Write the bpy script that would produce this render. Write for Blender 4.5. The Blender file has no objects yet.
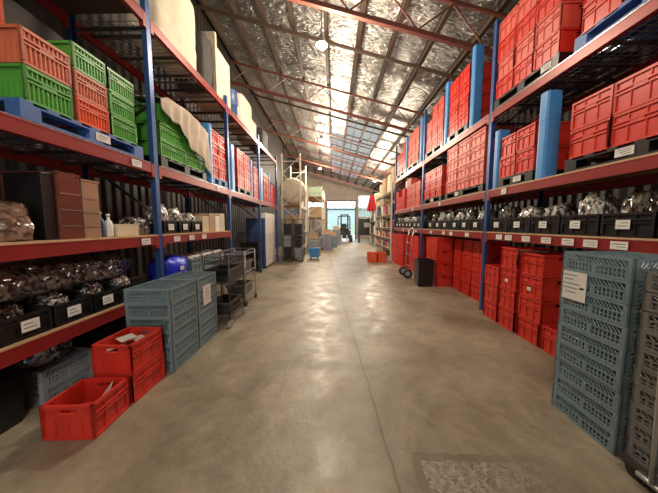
import bpy, math, random
from mathutils import Vector, Matrix, noise
R = math.radians
random.seed(7)
scn = bpy.context.scene
COL = scn.collection

# ------------------------------------------------------------------ camera
EYE = 1.6
cam_d = bpy.data.cameras.new('camera')
cam_d.sensor_width = 36.0
cam_d.lens = 247.0 / 658.0 * 36.0
cam_d.clip_start = 0.05
cam = bpy.data.objects.new('camera', cam_d)
COL.objects.link(cam)
cam.location = (0, 0, EYE)
cam.rotation_euler = (R(90 - 4.97), 0, R(0.93))
scn.camera = cam

# ------------------------------------------------------------------ sky, exposure
world = bpy.data.worlds.new('sky')
scn.world = world
world.use_nodes = True
wn = world.node_tree
bg = wn.nodes['Background']
bg.inputs[0].default_value = (0.88, 0.95, 1.0, 1)
bg.inputs[1].default_value = 8.0
scn.view_settings.view_transform = 'Standard'
scn.view_settings.look = 'None'
scn.view_settings.gamma = 1.0
scn.view_settings.exposure = 0.08
scn.view_settings.use_curve_mapping = False
LAMP_W = 460.0
LAMP_COL = (1.0, 0.85, 0.65)

# ------------------------------------------------------------------ materials
def mat(name, col, rough=0.5, metal=0.0, var=0.12, scale=6.0, bump=0.0, bscale=40.0, spec=0.5, trans=0.0):
    m = bpy.data.materials.new(name)
    m.use_nodes = True
    nt = m.node_tree
    b = nt.nodes['Principled BSDF']
    tc = nt.nodes.new('ShaderNodeTexCoord')
    n = nt.nodes.new('ShaderNodeTexNoise')
    n.inputs['Scale'].default_value = scale
    n.inputs['Detail'].default_value = 5
    nt.links.new(tc.outputs['Object'], n.inputs['Vector'])
    r = nt.nodes.new('ShaderNodeValToRGB')
    r.color_ramp.elements[0].position = 0.3
    r.color_ramp.elements[1].position = 0.7
    r.color_ramp.elements[0].color = tuple(max(0, c * (1 - var)) for c in col) + (1,)
    r.color_ramp.elements[1].color = tuple(min(1, c * (1 + var)) for c in col) + (1,)
    nt.links.new(n.outputs['Fac'], r.inputs['Fac'])
    nt.links.new(r.outputs['Color'], b.inputs['Base Color'])
    b.inputs['Roughness'].default_value = rough
    b.inputs['Metallic'].default_value = metal
    b.inputs['Specular IOR Level'].default_value = spec
    if trans:
        b.inputs['Transmission Weight'].default_value = trans
    if bump:
        n2 = nt.nodes.new('ShaderNodeTexNoise')
        n2.inputs['Scale'].default_value = bscale
        n2.inputs['Detail'].default_value = 3
        nt.links.new(tc.outputs['Object'], n2.inputs['Vector'])
        bp = nt.nodes.new('ShaderNodeBump')
        bp.inputs['Strength'].default_value = bump
        bp.inputs['Distance'].default_value = 0.02
        nt.links.new(n2.outputs['Fac'], bp.inputs['Height'])
        nt.links.new(bp.outputs['Normal'], b.inputs['Normal'])
    return m

M = {}
M['red'] = mat('red_plastic', (0.68, 0.042, 0.027), 0.38)
M['pinkred'] = mat('faded_red_plastic', (0.70, 0.12, 0.09), 0.45)
M['orange'] = mat('orange_plastic', (0.76, 0.11, 0.035), 0.42)
M['salmon'] = mat('faded_orange_plastic', (0.58, 0.16, 0.085), 0.45)
M['green'] = mat('green_plastic', (0.09, 0.36, 0.05), 0.42)
M['bluegrey'] = mat('blue_grey_plastic', (0.20, 0.285, 0.325), 0.38)
M['browngrey'] = mat('grey_brown_plastic', (0.17, 0.166, 0.155), 0.5)
M['black'] = mat('black_plastic', (0.009, 0.009, 0.010), 0.38)
M['bluepallet'] = mat('blue_pallet_plastic', (0.06, 0.15, 0.42), 0.5)
M['guard'] = mat('blue_guard_plastic', (0.07, 0.30, 0.72), 0.38, var=0.05)
M['post'] = mat('blue_steel', (0.028, 0.08, 0.26), 0.4, 0.2)
M['beam'] = mat('red_steel', (0.29, 0.022, 0.02), 0.38, 0.1)
M['truss'] = mat('red_oxide_steel', (0.15, 0.045, 0.03), 0.55)
M['purlin'] = mat('brown_purlin', (0.07, 0.042, 0.028), 0.6)
M['whitesteel'] = mat('cream_steel', (0.72, 0.70, 0.60), 0.45)
M['steel'] = mat('bare_steel', (0.55, 0.55, 0.55), 0.3, 0.9)
M['darksteel'] = mat('dark_wire', (0.09, 0.085, 0.08), 0.4, 0.6)
M['machine'] = mat('dark_machine_paint', (0.02, 0.025, 0.03), 0.5)
M['ply'] = mat('plywood', (0.58, 0.40, 0.22), 0.6, scale=12)
M['board'] = mat('cardboard', (0.48, 0.33, 0.19), 0.8)
M['beigeboard'] = mat('pale_board', (0.66, 0.57, 0.42), 0.75)
M['paper'] = mat('white_paper', (0.80, 0.79, 0.76), 0.7, var=0.04)
M['ink'] = mat('ink', (0.06, 0.06, 0.07), 0.7)
M['cloth'] = mat('beige_cloth', (0.60, 0.52, 0.42), 0.9, bump=0.3, bscale=25)
M['cream'] = mat('cream_wrap', (0.68, 0.62, 0.48), 0.6, bump=0.3, bscale=8)
M['darkcloth'] = mat('dark_tarp', (0.035, 0.032, 0.03), 0.75, bump=0.4, bscale=10)
M['white'] = mat('white_enamel', (0.86, 0.86, 0.82), 0.35, var=0.03)
M['navy'] = mat('navy_panel', (0.04, 0.09, 0.24), 0.45)
M['bluebag'] = mat('blue_bag_plastic', (0.02, 0.05, 0.72), 0.3, bump=0.6, bscale=12)
M['brown'] = mat('brown_lacquer', (0.20, 0.07, 0.05), 0.22, 0.3)
M['tan'] = mat('tan_metal', (0.50, 0.36, 0.24), 0.28, 0.5)
M['rubber'] = mat('rubber', (0.03, 0.03, 0.03), 0.7)
M['purple'] = mat('grey_violet_plastic', (0.28, 0.28, 0.36), 0.5)
M['greyplastic'] = mat('mid_grey_plastic', (0.30, 0.33, 0.37), 0.5)
M['redcloth'] = mat('red_fabric', (0.66, 0.03, 0.05), 0.8)
M['lidgreen'] = mat('pale_green_plastic', (0.45, 0.60, 0.42), 0.5)
M['orangebeam'] = mat('orange_steel', (0.80, 0.28, 0.05), 0.45)
M['leaf'] = mat('outdoor_leaf', (0.20, 0.34, 0.20), 0.9, var=0.4, scale=3)
M['yellow'] = mat('machine_yellow', (0.62, 0.42, 0.05), 0.5)

def film(name, c0, c1, scale=14):
    """crumpled clear plastic over dark contents"""
    m = mat(name, c0, 0.16, 0.0)
    nt = m.node_tree
    b = nt.nodes['Principled BSDF']
    tc = nt.nodes['Texture Coordinate']
    v = nt.nodes.new('ShaderNodeTexVoronoi')
    v.inputs['Scale'].default_value = scale
    nt.links.new(tc.outputs['Object'], v.inputs['Vector'])
    r = nt.nodes.new('ShaderNodeValToRGB')
    r.color_ramp.elements[0].position = 0.42
    r.color_ramp.elements[1].position = 0.62
    r.color_ramp.elements[0].color = c0 + (1,)
    r.color_ramp.elements[1].color = c1 + (1,)
    n = nt.nodes.new('ShaderNodeTexNoise')
    n.inputs['Scale'].default_value = scale
    n.inputs['Distortion'].default_value = 1.5
    nt.links.new(tc.outputs['Object'], n.inputs['Vector'])
    nt.links.new(n.outputs['Fac'], r.inputs['Fac'])
    nt.links.new(r.outputs['Color'], b.inputs['Base Color'])
    bp = nt.nodes.new('ShaderNodeBump')
    bp.inputs['Strength'].default_value = 0.9
    bp.inputs['Distance'].default_value = 0.03
    nt.links.new(v.outputs['Distance'], bp.inputs['Height'])
    nt.links.new(bp.outputs['Normal'], b.inputs['Normal'])
    b.inputs['Coat Weight'].default_value = 0.5
    return m

M['film_dark'] = film('clear_film_dark', (0.012, 0.010, 0.010), (0.17, 0.145, 0.12))
M['film_brown'] = film('tinted_film', (0.10, 0.055, 0.035), (0.36, 0.24, 0.18))
M['tub'] = mat('translucent_plastic', (0.45, 0.47, 0.47), 0.3, trans=0.6)
M['film_grey'] = film('clear_film_grey', (0.03, 0.028, 0.026), (0.48, 0.46, 0.43))
M['film_white'] = film('clear_film_white', (0.06, 0.055, 0.05), (0.85, 0.82, 0.76), 16)

def floor_mat():
    m = mat('concrete', (0.36, 0.305, 0.235), 0.42, var=0.0)
    nt = m.node_tree
    N, L = nt.nodes, nt.links
    b = N['Principled BSDF']
    geo = N.new('ShaderNodeNewGeometry')
    sep = N.new('ShaderNodeSeparateXYZ')
    L.new(geo.outputs['Position'], sep.inputs[0])
    def ns(scale, detail=6, dist=0.0, rough=0.55):
        n = N.new('ShaderNodeTexNoise')
        n.inputs['Scale'].default_value = scale
        n.inputs['Detail'].default_value = detail
        n.inputs['Roughness'].default_value = rough
        n.inputs['Distortion'].default_value = dist
        L.new(geo.outputs['Position'], n.inputs['Vector'])
        return n.outputs['Fac']
    def math_(op, a, b_=None, c_=None, clamp=False):
        n = N.new('ShaderNodeMath'); n.operation = op; n.use_clamp = clamp
        for i, v in enumerate((a, b_, c_)):
            if v is None: continue
            if isinstance(v, (int, float)): n.inputs[i].default_value = v
            else: L.new(v, n.inputs[i])
        return n.outputs[0]
    def ramp(f, p0, c0, p1, c1):
        r = N.new('ShaderNodeValToRGB')
        r.color_ramp.elements[0].position = p0; r.color_ramp.elements[0].color = c0 + (1,)
        r.color_ramp.elements[1].position = p1; r.color_ramp.elements[1].color = c1 + (1,)
        L.new(f, r.inputs[0]); return r.outputs[0]
    def mix(f, a, c, mode='MIX'):
        n = N.new('ShaderNodeMix'); n.data_type = 'RGBA'; n.blend_type = mode
        for s, v in ((n.inputs[0], f), (n.inputs[6], a), (n.inputs[7], c)):
            if isinstance(v, (int, float)): s.default_value = v
            elif isinstance(v, tuple): s.default_value = v + (1,)
            else: L.new(v, s)
        return n.outputs[2]
    c = ramp(ns(0.9, 9, 0.8, 0.65), 0.34, (0.180, 0.150, 0.110), 0.66, (0.352, 0.308, 0.238))
    c = mix(0.55, c, ramp(ns(7, 8, 0.8), 0.35, (0.42, 0.40, 0.37), 0.65, (0.62, 0.60, 0.56)), 'OVERLAY')
    # dark specks and scuffs
    c = mix(ramp(ns(26, 8, 0.1, 0.7), 0.30, (0.8, 0.8, 0.8), 0.42, (0, 0, 0)), c, (0.13, 0.105, 0.08))
    c = mix(ramp(ns(2.2, 9, 0.7, 0.72), 0.55, (0, 0, 0), 0.68, (0.6, 0.6, 0.6)), c, (0.15, 0.12, 0.09))
    # construction joint, wandering a little
    wob = math_('MULTIPLY', math_('SUBTRACT', ns(1.6, 5), 0.5), 0.10)
    jx = math_('ADD', math_('MULTIPLY', sep.outputs['Y'], -0.05), 0.47)
    d = math_('ABSOLUTE', math_('SUBTRACT', math_('ADD', sep.outputs['X'], wob), jx))
    j1 = math_('SUBTRACT', 1.0, math_('DIVIDE', d, 0.014), None, True)
    j2 = math_('SUBTRACT', 1.0, math_('DIVIDE', d, 0.09), None, True)
    c = mix(math_('MULTIPLY', j2, 0.35), c, (0.17, 0.135, 0.10))
    c = mix(math_('MULTIPLY', j1, 0.85), c, (0.10, 0.08, 0.06))
    # rough repaired patch
    wx = math_('ADD', sep.outputs['X'], math_('MULTIPLY', math_('SUBTRACT', ns(5, 4), 0.5), 0.10))
    wy = math_('ADD', sep.outputs['Y'], math_('MULTIPLY', math_('SUBTRACT', ns(6, 4), 0.5), 0.08))
    def inside(x0, x1, y0, y1):
        a = math_('MULTIPLY', math_('GREATER_THAN', wx, x0), math_('LESS_THAN', wx, x1))
        return math_('MULTIPLY', a, math_('MULTIPLY', math_('GREATER_THAN', wy, y0), math_('LESS_THAN', wy, y1)))
    rough_c = ramp(ns(30, 6, 1.0), 0.36, (0.14, 0.12, 0.095), 0.64, (0.36, 0.32, 0.26))
    fade = math_('SUBTRACT', 1.0, math_('DIVIDE', math_('SUBTRACT', sep.outputs['X'], 0.95), 0.6), None, True)
    c = mix(math_('MULTIPLY', math_('MULTIPLY', inside(0.54, 1.75, 0.4, 1.62), fade), 0.55), c, (0.13, 0.105, 0.08))
    c = mix(math_('MULTIPLY', inside(0.60, 1.75, 0.4, 1.56), fade), c, rough_c)
    L.new(c, b.inputs['Base Color'])
    rr = N.new('ShaderNodeMapRange')
    L.new(ns(3.5, 6, 0.5), rr.inputs[0])
    rr.inputs[1].default_value = 0.3; rr.inputs[2].default_value = 0.7
    rr.inputs[3].default_value = 0.31; rr.inputs[4].default_value = 0.55
    L.new(rr.outputs[0], b.inputs['Roughness'])
    bp = N.new('ShaderNodeBump'); bp.inputs['Strength'].default_value = 0.25; bp.inputs['Distance'].default_value = 0.01
    L.new(math_('ADD', ns(28, 6), math_('MULTIPLY', j1, -0.15)), bp.inputs['Height'])
    L.new(bp.outputs['Normal'], b.inputs['Normal'])
    return m
M['floor'] = floor_mat()

def foil_mat():
    m = mat('foil_insulation', (0.40, 0.385, 0.365), 0.33, 0.85, var=0.4, scale=1.6)
    nt = m.node_tree
    N, L = nt.nodes, nt.links
    b = N['Principled BSDF']
    tc = N['Texture Coordinate']
    mp = N.new('ShaderNodeMapping'); mp.inputs['Scale'].default_value = (1.0, 2.6, 1.0)
    L.new(tc.outputs['Object'], mp.inputs[0])
    w = N.new('ShaderNodeTexNoise'); w.inputs['Scale'].default_value = 3.2; w.inputs['Detail'].default_value = 4
    w.inputs['Distortion'].default_value = 1.2
    L.new(mp.outputs[0], w.inputs['Vector'])
    bp = N.new('ShaderNodeBump'); bp.inputs['Strength'].default_value = 1.0; bp.inputs['Distance'].default_value = 0.16
    L.new(w.outputs['Fac'], bp.inputs['Height']); L.new(bp.outputs['Normal'], b.inputs['Normal'])
    return m
M['foil'] = foil_mat()

def sheet_mat(name, c0, c1, axis='X', pitch=0.2):
    m = mat(name, c0, 0.6, 0.1)
    nt = m.node_tree; N, L = nt.nodes, nt.links
    tc = N['Texture Coordinate']
    w = N.new('ShaderNodeTexWave'); w.bands_direction = axis
    w.inputs['Scale'].default_value = 0.314 / pitch
    L.new(tc.outputs['Object'], w.inputs['Vector'])
    r = N.new('ShaderNodeValToRGB')
    r.color_ramp.elements[0].color = c0 + (1,); r.color_ramp.elements[1].color = c1 + (1,)
    n = N.new('ShaderNodeTexNoise'); n.inputs['Scale'].default_value = 0.6
    L.new(tc.outputs['Object'], n.inputs['Vector'])
    L.new(n.outputs['Fac'], r.inputs[0])
    L.new(r.outputs[0], N['Principled BSDF'].inputs['Base Color'])
    bp = N.new('ShaderNodeBump'); bp.inputs['Strength'].default_value = 1.0; bp.inputs['Distance'].default_value = 0.04
    L.new(w.outputs['Fac'], bp.inputs['Height']); L.new(bp.outputs['Normal'], N['Principled BSDF'].inputs['Normal'])
    return m
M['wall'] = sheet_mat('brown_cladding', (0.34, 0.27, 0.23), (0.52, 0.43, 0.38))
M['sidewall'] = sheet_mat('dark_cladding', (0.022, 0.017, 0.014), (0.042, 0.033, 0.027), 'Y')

def emit_mat(name, col, s):
    m = bpy.data.materials.new(name); m.use_nodes = True
    b = m.node_tree.nodes['Principled BSDF']
    b.inputs['Base Color'].default_value = (0.9, 0.9, 0.9, 1)
    b.inputs['Emission Color'].default_value = col + (1,)
    b.inputs['Emission Strength'].default_value = s
    return m
M['lamp'] = emit_mat('lamp_lens', (1.0, 0.72, 0.36), 9.0)

m = bpy.data.materials.new('translucent_sheet'); m.use_nodes = True
nt = m.node_tree; nt.nodes.remove(nt.nodes['Principled BSDF'])
tb = nt.nodes.new('ShaderNodeBsdfTranslucent'); tb.inputs[0].default_value = (0.36, 0.36, 0.35, 1)
tr = nt.nodes.new('ShaderNodeBsdfTransparent'); tr.inputs[0].default_value = (0.13, 0.13, 0.125, 1)
mx = nt.nodes.new('ShaderNodeMixShader'); mx.inputs[0].default_value = 0.45
nt.links.new(tb.outputs[0], mx.inputs[1]); nt.links.new(tr.outputs[0], mx.inputs[2])
nt.links.new(mx.outputs[0], nt.nodes['Material Output'].inputs[0])
M['skylight'] = m
m = bpy.data.materials.new('window_glass'); m.use_nodes = True
nt = m.node_tree; nt.nodes.remove(nt.nodes['Principled BSDF'])
g1 = nt.nodes.new('ShaderNodeBsdfGlossy'); g1.inputs['Roughness'].default_value = 0.05
tr = nt.nodes.new('ShaderNodeBsdfTransparent'); tr.inputs[0].default_value = (0.86, 0.93, 0.92, 1)
mx = nt.nodes.new('ShaderNodeMixShader'); mx.inputs[0].default_value = 0.92
nt.links.new(g1.outputs[0], mx.inputs[1]); nt.links.new(tr.outputs[0], mx.inputs[2])
nt.links.new(mx.outputs[0], nt.nodes['Material Output'].inputs[0])
M['glass'] = m

# ------------------------------------------------------------------ mesh builder
class G:
    def __init__(s): s.v = []; s.f = []; s.m = []
    def add(s, vs, fs, m=0):
        o = len(s.v); s.v += [tuple(x) for x in vs]
        s.f += [tuple(i + o for i in f) for f in fs]; s.m += [m] * len(fs)
        return s
    def box(s, x0, x1, y0, y1, z0, z1, m=0, rot=None, piv=None):
        vs = [Vector(p) for p in ((x0,y0,z0),(x1,y0,z0),(x1,y1,z0),(x0,y1,z0),(x0,y0,z1),(x1,y0,z1),(x1,y1,z1),(x0,y1,z1))]
        if rot is not None:
            piv = Vector(piv) if piv else Vector(((x0+x1)/2,(y0+y1)/2,(z0+z1)/2))
            vs = [rot @ (p - piv) + piv for p in vs]
        return s.add(vs, [(0,3,2,1),(4,5,6,7),(0,1,5,4),(1,2,6,5),(2,3,7,6),(3,0,4,7)], m)
    def bar(s, p, q, w, h=None, m=0, up=(0,0,1)):
        h = h or w
        p, q = Vector(p), Vector(q); d = (q - p).normalized(); u = Vector(up)
        if abs(d.dot(u)) > 0.98: u = Vector((0,1,0)) if abs(d.y) < 0.9 else Vector((1,0,0))
        a = d.cross(u).normalized(); b = a.cross(d).normalized()
        vs = []
        for c in (p, q):
            for (i, j) in ((-1,-1),(1,-1),(1,1),(-1,1)): vs.append(c + a*i*w/2 + b*j*h/2)
        return s.add(vs, [(0,1,2,3),(7,6,5,4),(0,4,5,1),(1,5,6,2),(2,6,7,3),(3,7,4,0)], m)
    def tube(s, pts, r, n=8, m=0, closed=False):
        pts = [Vector(p) for p in pts]; rings = []
        up = Vector((0,0,1)); pa = None
        N_ = len(pts)
        for i, p in enumerate(pts):
            if closed: d = pts[(i+1) % N_] - pts[i-1]
            else: d = pts[min(i+1, N_-1)] - pts[max(i-1, 0)]
            d.normalize()
            if pa is None:
                ref = up if abs(d.z) < 0.9 else Vector((1,0,0)); a = d.cross(ref).normalized()
            else: a = (pa - d * pa.dot(d)).normalized()
            pa = a; b = d.cross(a)
            rr = r[i] if isinstance(r, (list, tuple)) else r
            rings.append([p + (a*math.cos(t) + b*math.sin(t))*rr for t in (2*math.pi*k/n for k in range(n))])
        vs = [v for rg in rings for v in rg]; fs = []
        for i in range(N_ if closed else N_ - 1):
            j = (i+1) % N_
            for k in range(n):
                fs.append((i*n+k, i*n+(k+1) % n, j*n+(k+1) % n, j*n+k))
        if not closed: fs += [tuple(range(n))[::-1], tuple((N_-1)*n + k for k in range(n))]
        return s.add(vs, fs, m)
    def lathe(s, prof, c=(0,0,0), n=20, m=0):
        c = Vector(c); vs = []; fs = []
        for (r_, z) in prof:
            for k in range(n):
                t = 2*math.pi*k/n; vs.append(c + Vector((r_*math.cos(t), r_*math.sin(t), z)))
        for i in range(len(prof)-1):
            for k in range(n): fs.append((i*n+k, i*n+(k+1) % n, (i+1)*n+(k+1) % n, (i+1)*n+k))
        fs += [tuple(range(n))[::-1], tuple((len(prof)-1)*n+k for k in range(n))]
        return s.add(vs, fs, m)
    def mesh(s, name, mats, smooth=False):
        me = bpy.data.meshes.new(name)
        me.from_pydata([tuple(v) for v in s.v], [], s.f)
        for m_ in (mats if isinstance(mats, (list, tuple)) else [mats]): me.materials.append(m_)
        for p, mi in zip(me.polygons, s.m):
            p.material_index = mi; p.use_smooth = smooth
        me.update()
        return me

def ob(name, me, parent=None, loc=(0,0,0), rz=0.0, bev=0.0):
    o = bpy.data.objects.new(name, me); COL.objects.link(o)
    o.location = loc; o.rotation_euler = (0, 0, rz)
    if parent is not None: o.parent = parent
    if bev:
        b = o.modifiers.new('edge', 'BEVEL'); b.width = bev; b.segments = 2; b.limit_method = 'ANGLE'
    return o
def tag(o, label, cat, group=None, kind=None):
    if label: o['label'] = label
    if cat: o['category'] = cat
    if group: o['group'] = group
    if kind: o['kind'] = kind
    return o
def struct(name, g, m, **k):
    o = ob(name, g.mesh(name, m), **k); o['kind'] = 'structure'; return o
def put(spec, loc, label, cat, group=None, rz=0.0):
    """spec = (name, mesh or None, [(part, mesh, loc, [(sub, mesh, loc)])])"""
    name, me, parts = spec
    o = tag(ob(name, me, None, loc, rz), label, cat, group)
    for p in parts:
        c = ob(p[0], p[1], o, p[2])
        for sp in (p[3] if len(p) > 3 else []): ob(sp[0], sp[1], c, sp[2])
    return o

# ------------------------------------------------------------------ the building
X0, X1, Y0, Y1 = -3.95, 4.6, -6.0, 29.0
SL = 0.27
ROOF = 7.02                                # roof height over x = 0
def rz_(x): return ROOF - SL * x
struct('floor', G().box(X0-.2, X1+.2, Y0-.2, Y1+.2, -.2, 0), M['floor'])
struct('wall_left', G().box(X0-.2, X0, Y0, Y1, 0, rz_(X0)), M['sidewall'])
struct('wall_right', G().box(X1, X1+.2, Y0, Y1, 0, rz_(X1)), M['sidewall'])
def wall_xz(name, y, th, holes, m):
    """cladding wall facing the aisle, with holes (x0, x1, z0, z1)"""
    g = G(); xs = sorted({X0, X1} | {h[0] for h in holes} | {h[1] for h in holes})
    for a, b in zip(xs[:-1], xs[1:]):
        zs = [(h[2], h[3]) for h in holes if h[0] <= a + 1e-6 and h[1] >= b - 1e-6]
        z = 0.0
        segs = []
        for (u, w) in sorted(zs):
            if u > z: segs.append((z, u))
            z = w
        for (u, w) in segs: g.box(a, b, y, y+th, u, w)
        ta, tb_ = rz_(a), rz_(b)
        vs = [(a,y,z),(b,y,z),(b,y+th,z),(a,y+th,z),(a,y,ta),(b,y,tb_),(b,y+th,tb_),(a,y+th,ta)]
        g.add(vs, [(0,3,2,1),(4,5,6,7),(0,1,5,4),(1,2,6,5),(2,3,7,6),(3,0,4,7)])
    return struct(name, g, m)
wall_xz('wall_far', Y1, .2, [(-0.75, 2.65, 0, 4.45), (-2.9, -1.0, 2.6, 4.3), (2.95, 4.5, 2.5, 5.0)], M['wall'])
wall_xz('wall_near', Y0-.2, .2, [(-0.6, 1.0, 0, 2.7)], M['wall'])
# roof sheets with a run of translucent sheets
def roof_strip(name, x0, x1, y0, y1, m, th=.08):
    g = G()
    vs = [(x0,y0,rz_(x0)),(x1,y0,rz_(x1)),(x1,y1,rz_(x1)),(x0,y1,rz_(x0)),(x0,y0,rz_(x0)+th),(x1,y0,rz_(x1)+th),(x1,y1,rz_(x1)+th),(x0,y1,rz_(x0)+th)]
    g.add(vs, [(0,3,2,1),(4,5,6,7),(0,1,5,4),(1,2,6,5),(2,3,7,6),(3,0,4,7)])
    return struct(name, g, m)
PX = [-3.72, -2.88, -1.98, -1.12, -0.2, 0.70, 1.60, 2.50, 3.40, 4.25]
SKY = [(-0.20, 0.70, 15.0, 26.0), (0.70, 2.50, 12.6, 26.0)]
g = G()
def rs(x0, x1, y0, y1):
    vs = [(x0,y0,rz_(x0)),(x1,y0,rz_(x1)),(x1,y1,rz_(x1)),(x0,y1,rz_(x0)),(x0,y0,rz_(x0)+.08),(x1,y0,rz_(x1)+.08),(x1,y1,rz_(x1)+.08),(x0,y1,rz_(x0)+.08)]
    g.add(vs, [(0,3,2,1),(4,5,6,7),(0,1,5,4),(1,2,6,5),(2,3,7,6),(3,0,4,7)])
rs(X0-.2, -.20, Y0-.2, Y1+.2)
rs(-.20, .70, Y0-.2, 15.0); rs(-.20, .70, 26.0, Y1+.2)
rs(.70, 2.50, Y0-.2, 12.6); rs(.70, 2.50, 26.0, Y1+.2)
rs(2.50, X1+.2, Y0-.2, Y1+.2)
struct('ceiling', g, M['foil'])
for i, s_ in enumerate(SKY):
    o = roof_strip('window_%d' % (i+1), *s_, M['skylight'], .012)
    g = G(); x0, x1, y0, y1 = s_; xm = x0 + .45
    while xm < x1 - .1: g.bar((xm, y0+.01, rz_(xm)-.03), (xm, y1-.01, rz_(xm)-.03), .04, .05); xm += .9 if x1-x0 > 1 else 9
    ym = y0 + .9
    while ym < y1: g.bar((x0+.01, ym, rz_(x0)-.035), (x1-.01, ym, rz_(x1)-.035), .06, .05); ym += 1.25
    ob('glazing_bar', g.mesh('glazing_bar', M['purlin']), o)
# purlins run down the building; trusses cross it
def ordn(i): return ['first','second','third','fourth','fifth','sixth','seventh','eighth','ninth','tenth','eleventh','twelfth',
    'thirteenth','fourteenth','fifteenth','sixteenth','seventeenth','eighteenth','nineteenth','twentieth','21st','22nd','23rd','24th','25th','26th','27th','28th','29th','30th'][i]
for i, x in enumerate(PX):
    z = rz_(x) - .002
    g = G(); g.box(-.035, .035, 0, Y1-Y0-.02, -.16, -.012); g.box(-.06, .06, 0, Y1-Y0-.02, -.03, -.012); g.box(-.05,.05,0,Y1-Y0-.02,-.17,-.155)
    tag(ob('roof_purlin', g.mesh('roof_purlin', M['purlin']), None, (x, Y0+.01, z)),
        'brown steel roof purlin running down the building, %s from the high left eave' % ordn(i), 'purlin', 'roof purlins')
def zig(x): return x
TY = [0.8, 5.5, 10.0, 14.9, 19.8, 24.6]
LOW = lambda x: 6.04 - SL * x
UP = lambda x: ROOF - .22 - SL * x
for k, y in enumerate(TY):
    t = ob('roof_truss', None, None, (0, y, 0))
    tag(t, 'red-brown steel roof truss with zigzag webs, %s down the aisle' % ordn(k), 'roof truss', 'roof trusses')
    a, b = X0+.02, X1-.02
    ob('bottom_chord', G().bar((a,0,LOW(a)), (b,0,LOW(b)), .09, .09).mesh('bottom_chord', M['truss']), t)
    ob('top_chord', G().bar((a,0,UP(a)), (b,0,UP(b)), .055, .06).mesh('top_chord', M['truss']), t)
    n = 12; st = (b - a) / n
    for i in range(n):
        xa, xb = a + i*st, a + (i+1)*st
        p, q = ((xa, 0, LOW(xa)+.05), (xb, 0, UP(xb)-.045)) if i % 2 == 0 else ((xa, 0, UP(xa)-.045), (xb, 0, LOW(xb)+.05))
        ob('web_bar', G().bar(p, q, .025, .025).mesh('web_bar', M['truss']), t)
for k, y in enumerate([2.9, 7.6, 12.4, 17.3, 22.2]):
    a, b = X0+.02, X1-.02
    tag(ob('roof_rafter', G().bar((a,0,rz_(a)-.215),(b,0,rz_(b)-.215), .05, .08).mesh('roof_rafter', M['purlin']), None, (0, y, 0)),
        'thin dark rafter crossing under the roof, %s gap between trusses' % ordn(k), 'rafter', 'roof rafters')
# far door, windows
def frame_xz(name, y, x0, x1, z0, z1, nx, nz, m, w=.06, th=.08, glass=True):
    g = G(); 
    for i in range(nx+1):
        x = x0 + (x1-x0)*i/nx; x = min(max(x, x0+w/2), x1-w/2); g.box(x-w/2, x+w/2, y, y+th, z0, z1)
    for i in range(nz+1):
        z = z0 + (z1-z0)*i/nz; z = min(max(z, z0+w/2), z1-w/2); g.box(x0, x1, y+.004, y+th-.004, z-w/2, z+w/2)
    o = struct(name, g, m)
    if glass: ob('pane', G().box(x0+.01, x1-.01, y+th/2-.004, y+th/2+.004, z0+.01, z1-.01).mesh('pane', M['glass']), o)
    return o
frame_xz('window_3', Y1+.05, -2.9, -1.0, 2.6, 4.3, 3, 2, M['white'])
frame_xz('window_4', Y1+.05, 2.95, 4.5, 2.5, 5.0, 3, 4, M['whitesteel'])
g = G(); g.box(-.75,-.65,Y1-.06,Y1+.24,0,4.45); g.box(2.55,2.65,Y1-.06,Y1+.24,0,4.45); g.box(-.75,2.65,Y1-.06,Y1+.24,4.33,4.45)
g.box(-.65,2.55,Y1+.02,Y1+.10,3.35,3.47); g.box(.2,.26,Y1+.02,Y1+.10,3.47,4.33)
struct('door_1', g, M['purlin'])
# outside the far door
struct('ground_outside', G().box(-14, 18, Y1+.2, 60, -.22, -.02), mat('outdoor_concrete', (0.24,0.27,0.28), 0.8))
g = G(); g.box(-9, 12, 44, 52, -.02, 4.4); g.box(-9.3, 12.3, 43.7, 52.3, 4.4, 4.7)
for i in range(7):
    x = -8 + i*3; g.box(x-.06, x+1.66, 43.9, 43.96, .94, 1.02, 0)
o = ob('neighbouring_building', g.mesh('neighbouring_building', [mat('pale_render', (0.13,0.175,0.17), 0.8), M['navy']]))
tag(o, 'low grey-green building across the yard beyond the open far door', 'building')
for i, (x, y, s) in enumerate(((-1.0, 39, 1.1), (1.2, 40, .9), (3.2, 38.5, 1.0))):
    g = G()
    for q in range(260):
        a = random.random()*6.283; h = random.uniform(.3, 1.6)*s; r = random.random()**.5*.9*s*math.sin(min(1,h/1.7/s)*2.6+.3)
        c = Vector((math.cos(a)*r, math.sin(a)*r, h)); d = Vector((random.uniform(-1,1),random.uniform(-1,1),random.uniform(-.6,1))).normalized()*.2
        e = d.cross(Vector((0,0,1))).normalized()*.07
        g.add([c-d*.5, c+e, c+d*.5, c-e], [(0,1,2,3)])
    o = ob('yard_shrub', None, None, (x, y, -.02))
    tag(o, ('round green shrub outside the far door, %s of three in the yard' % ('leftmost','middle','rightmost')[i]), 'shrub', 'shrubs outside')
    ob('foliage', g.mesh('foliage', M['leaf']), o)
    ob('stem', G().tube([(0,0,0),(.03,0,.5*s),(0,.02,s)], [.05,.04,.02], 8).mesh('stem', M['board']), o)

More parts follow.
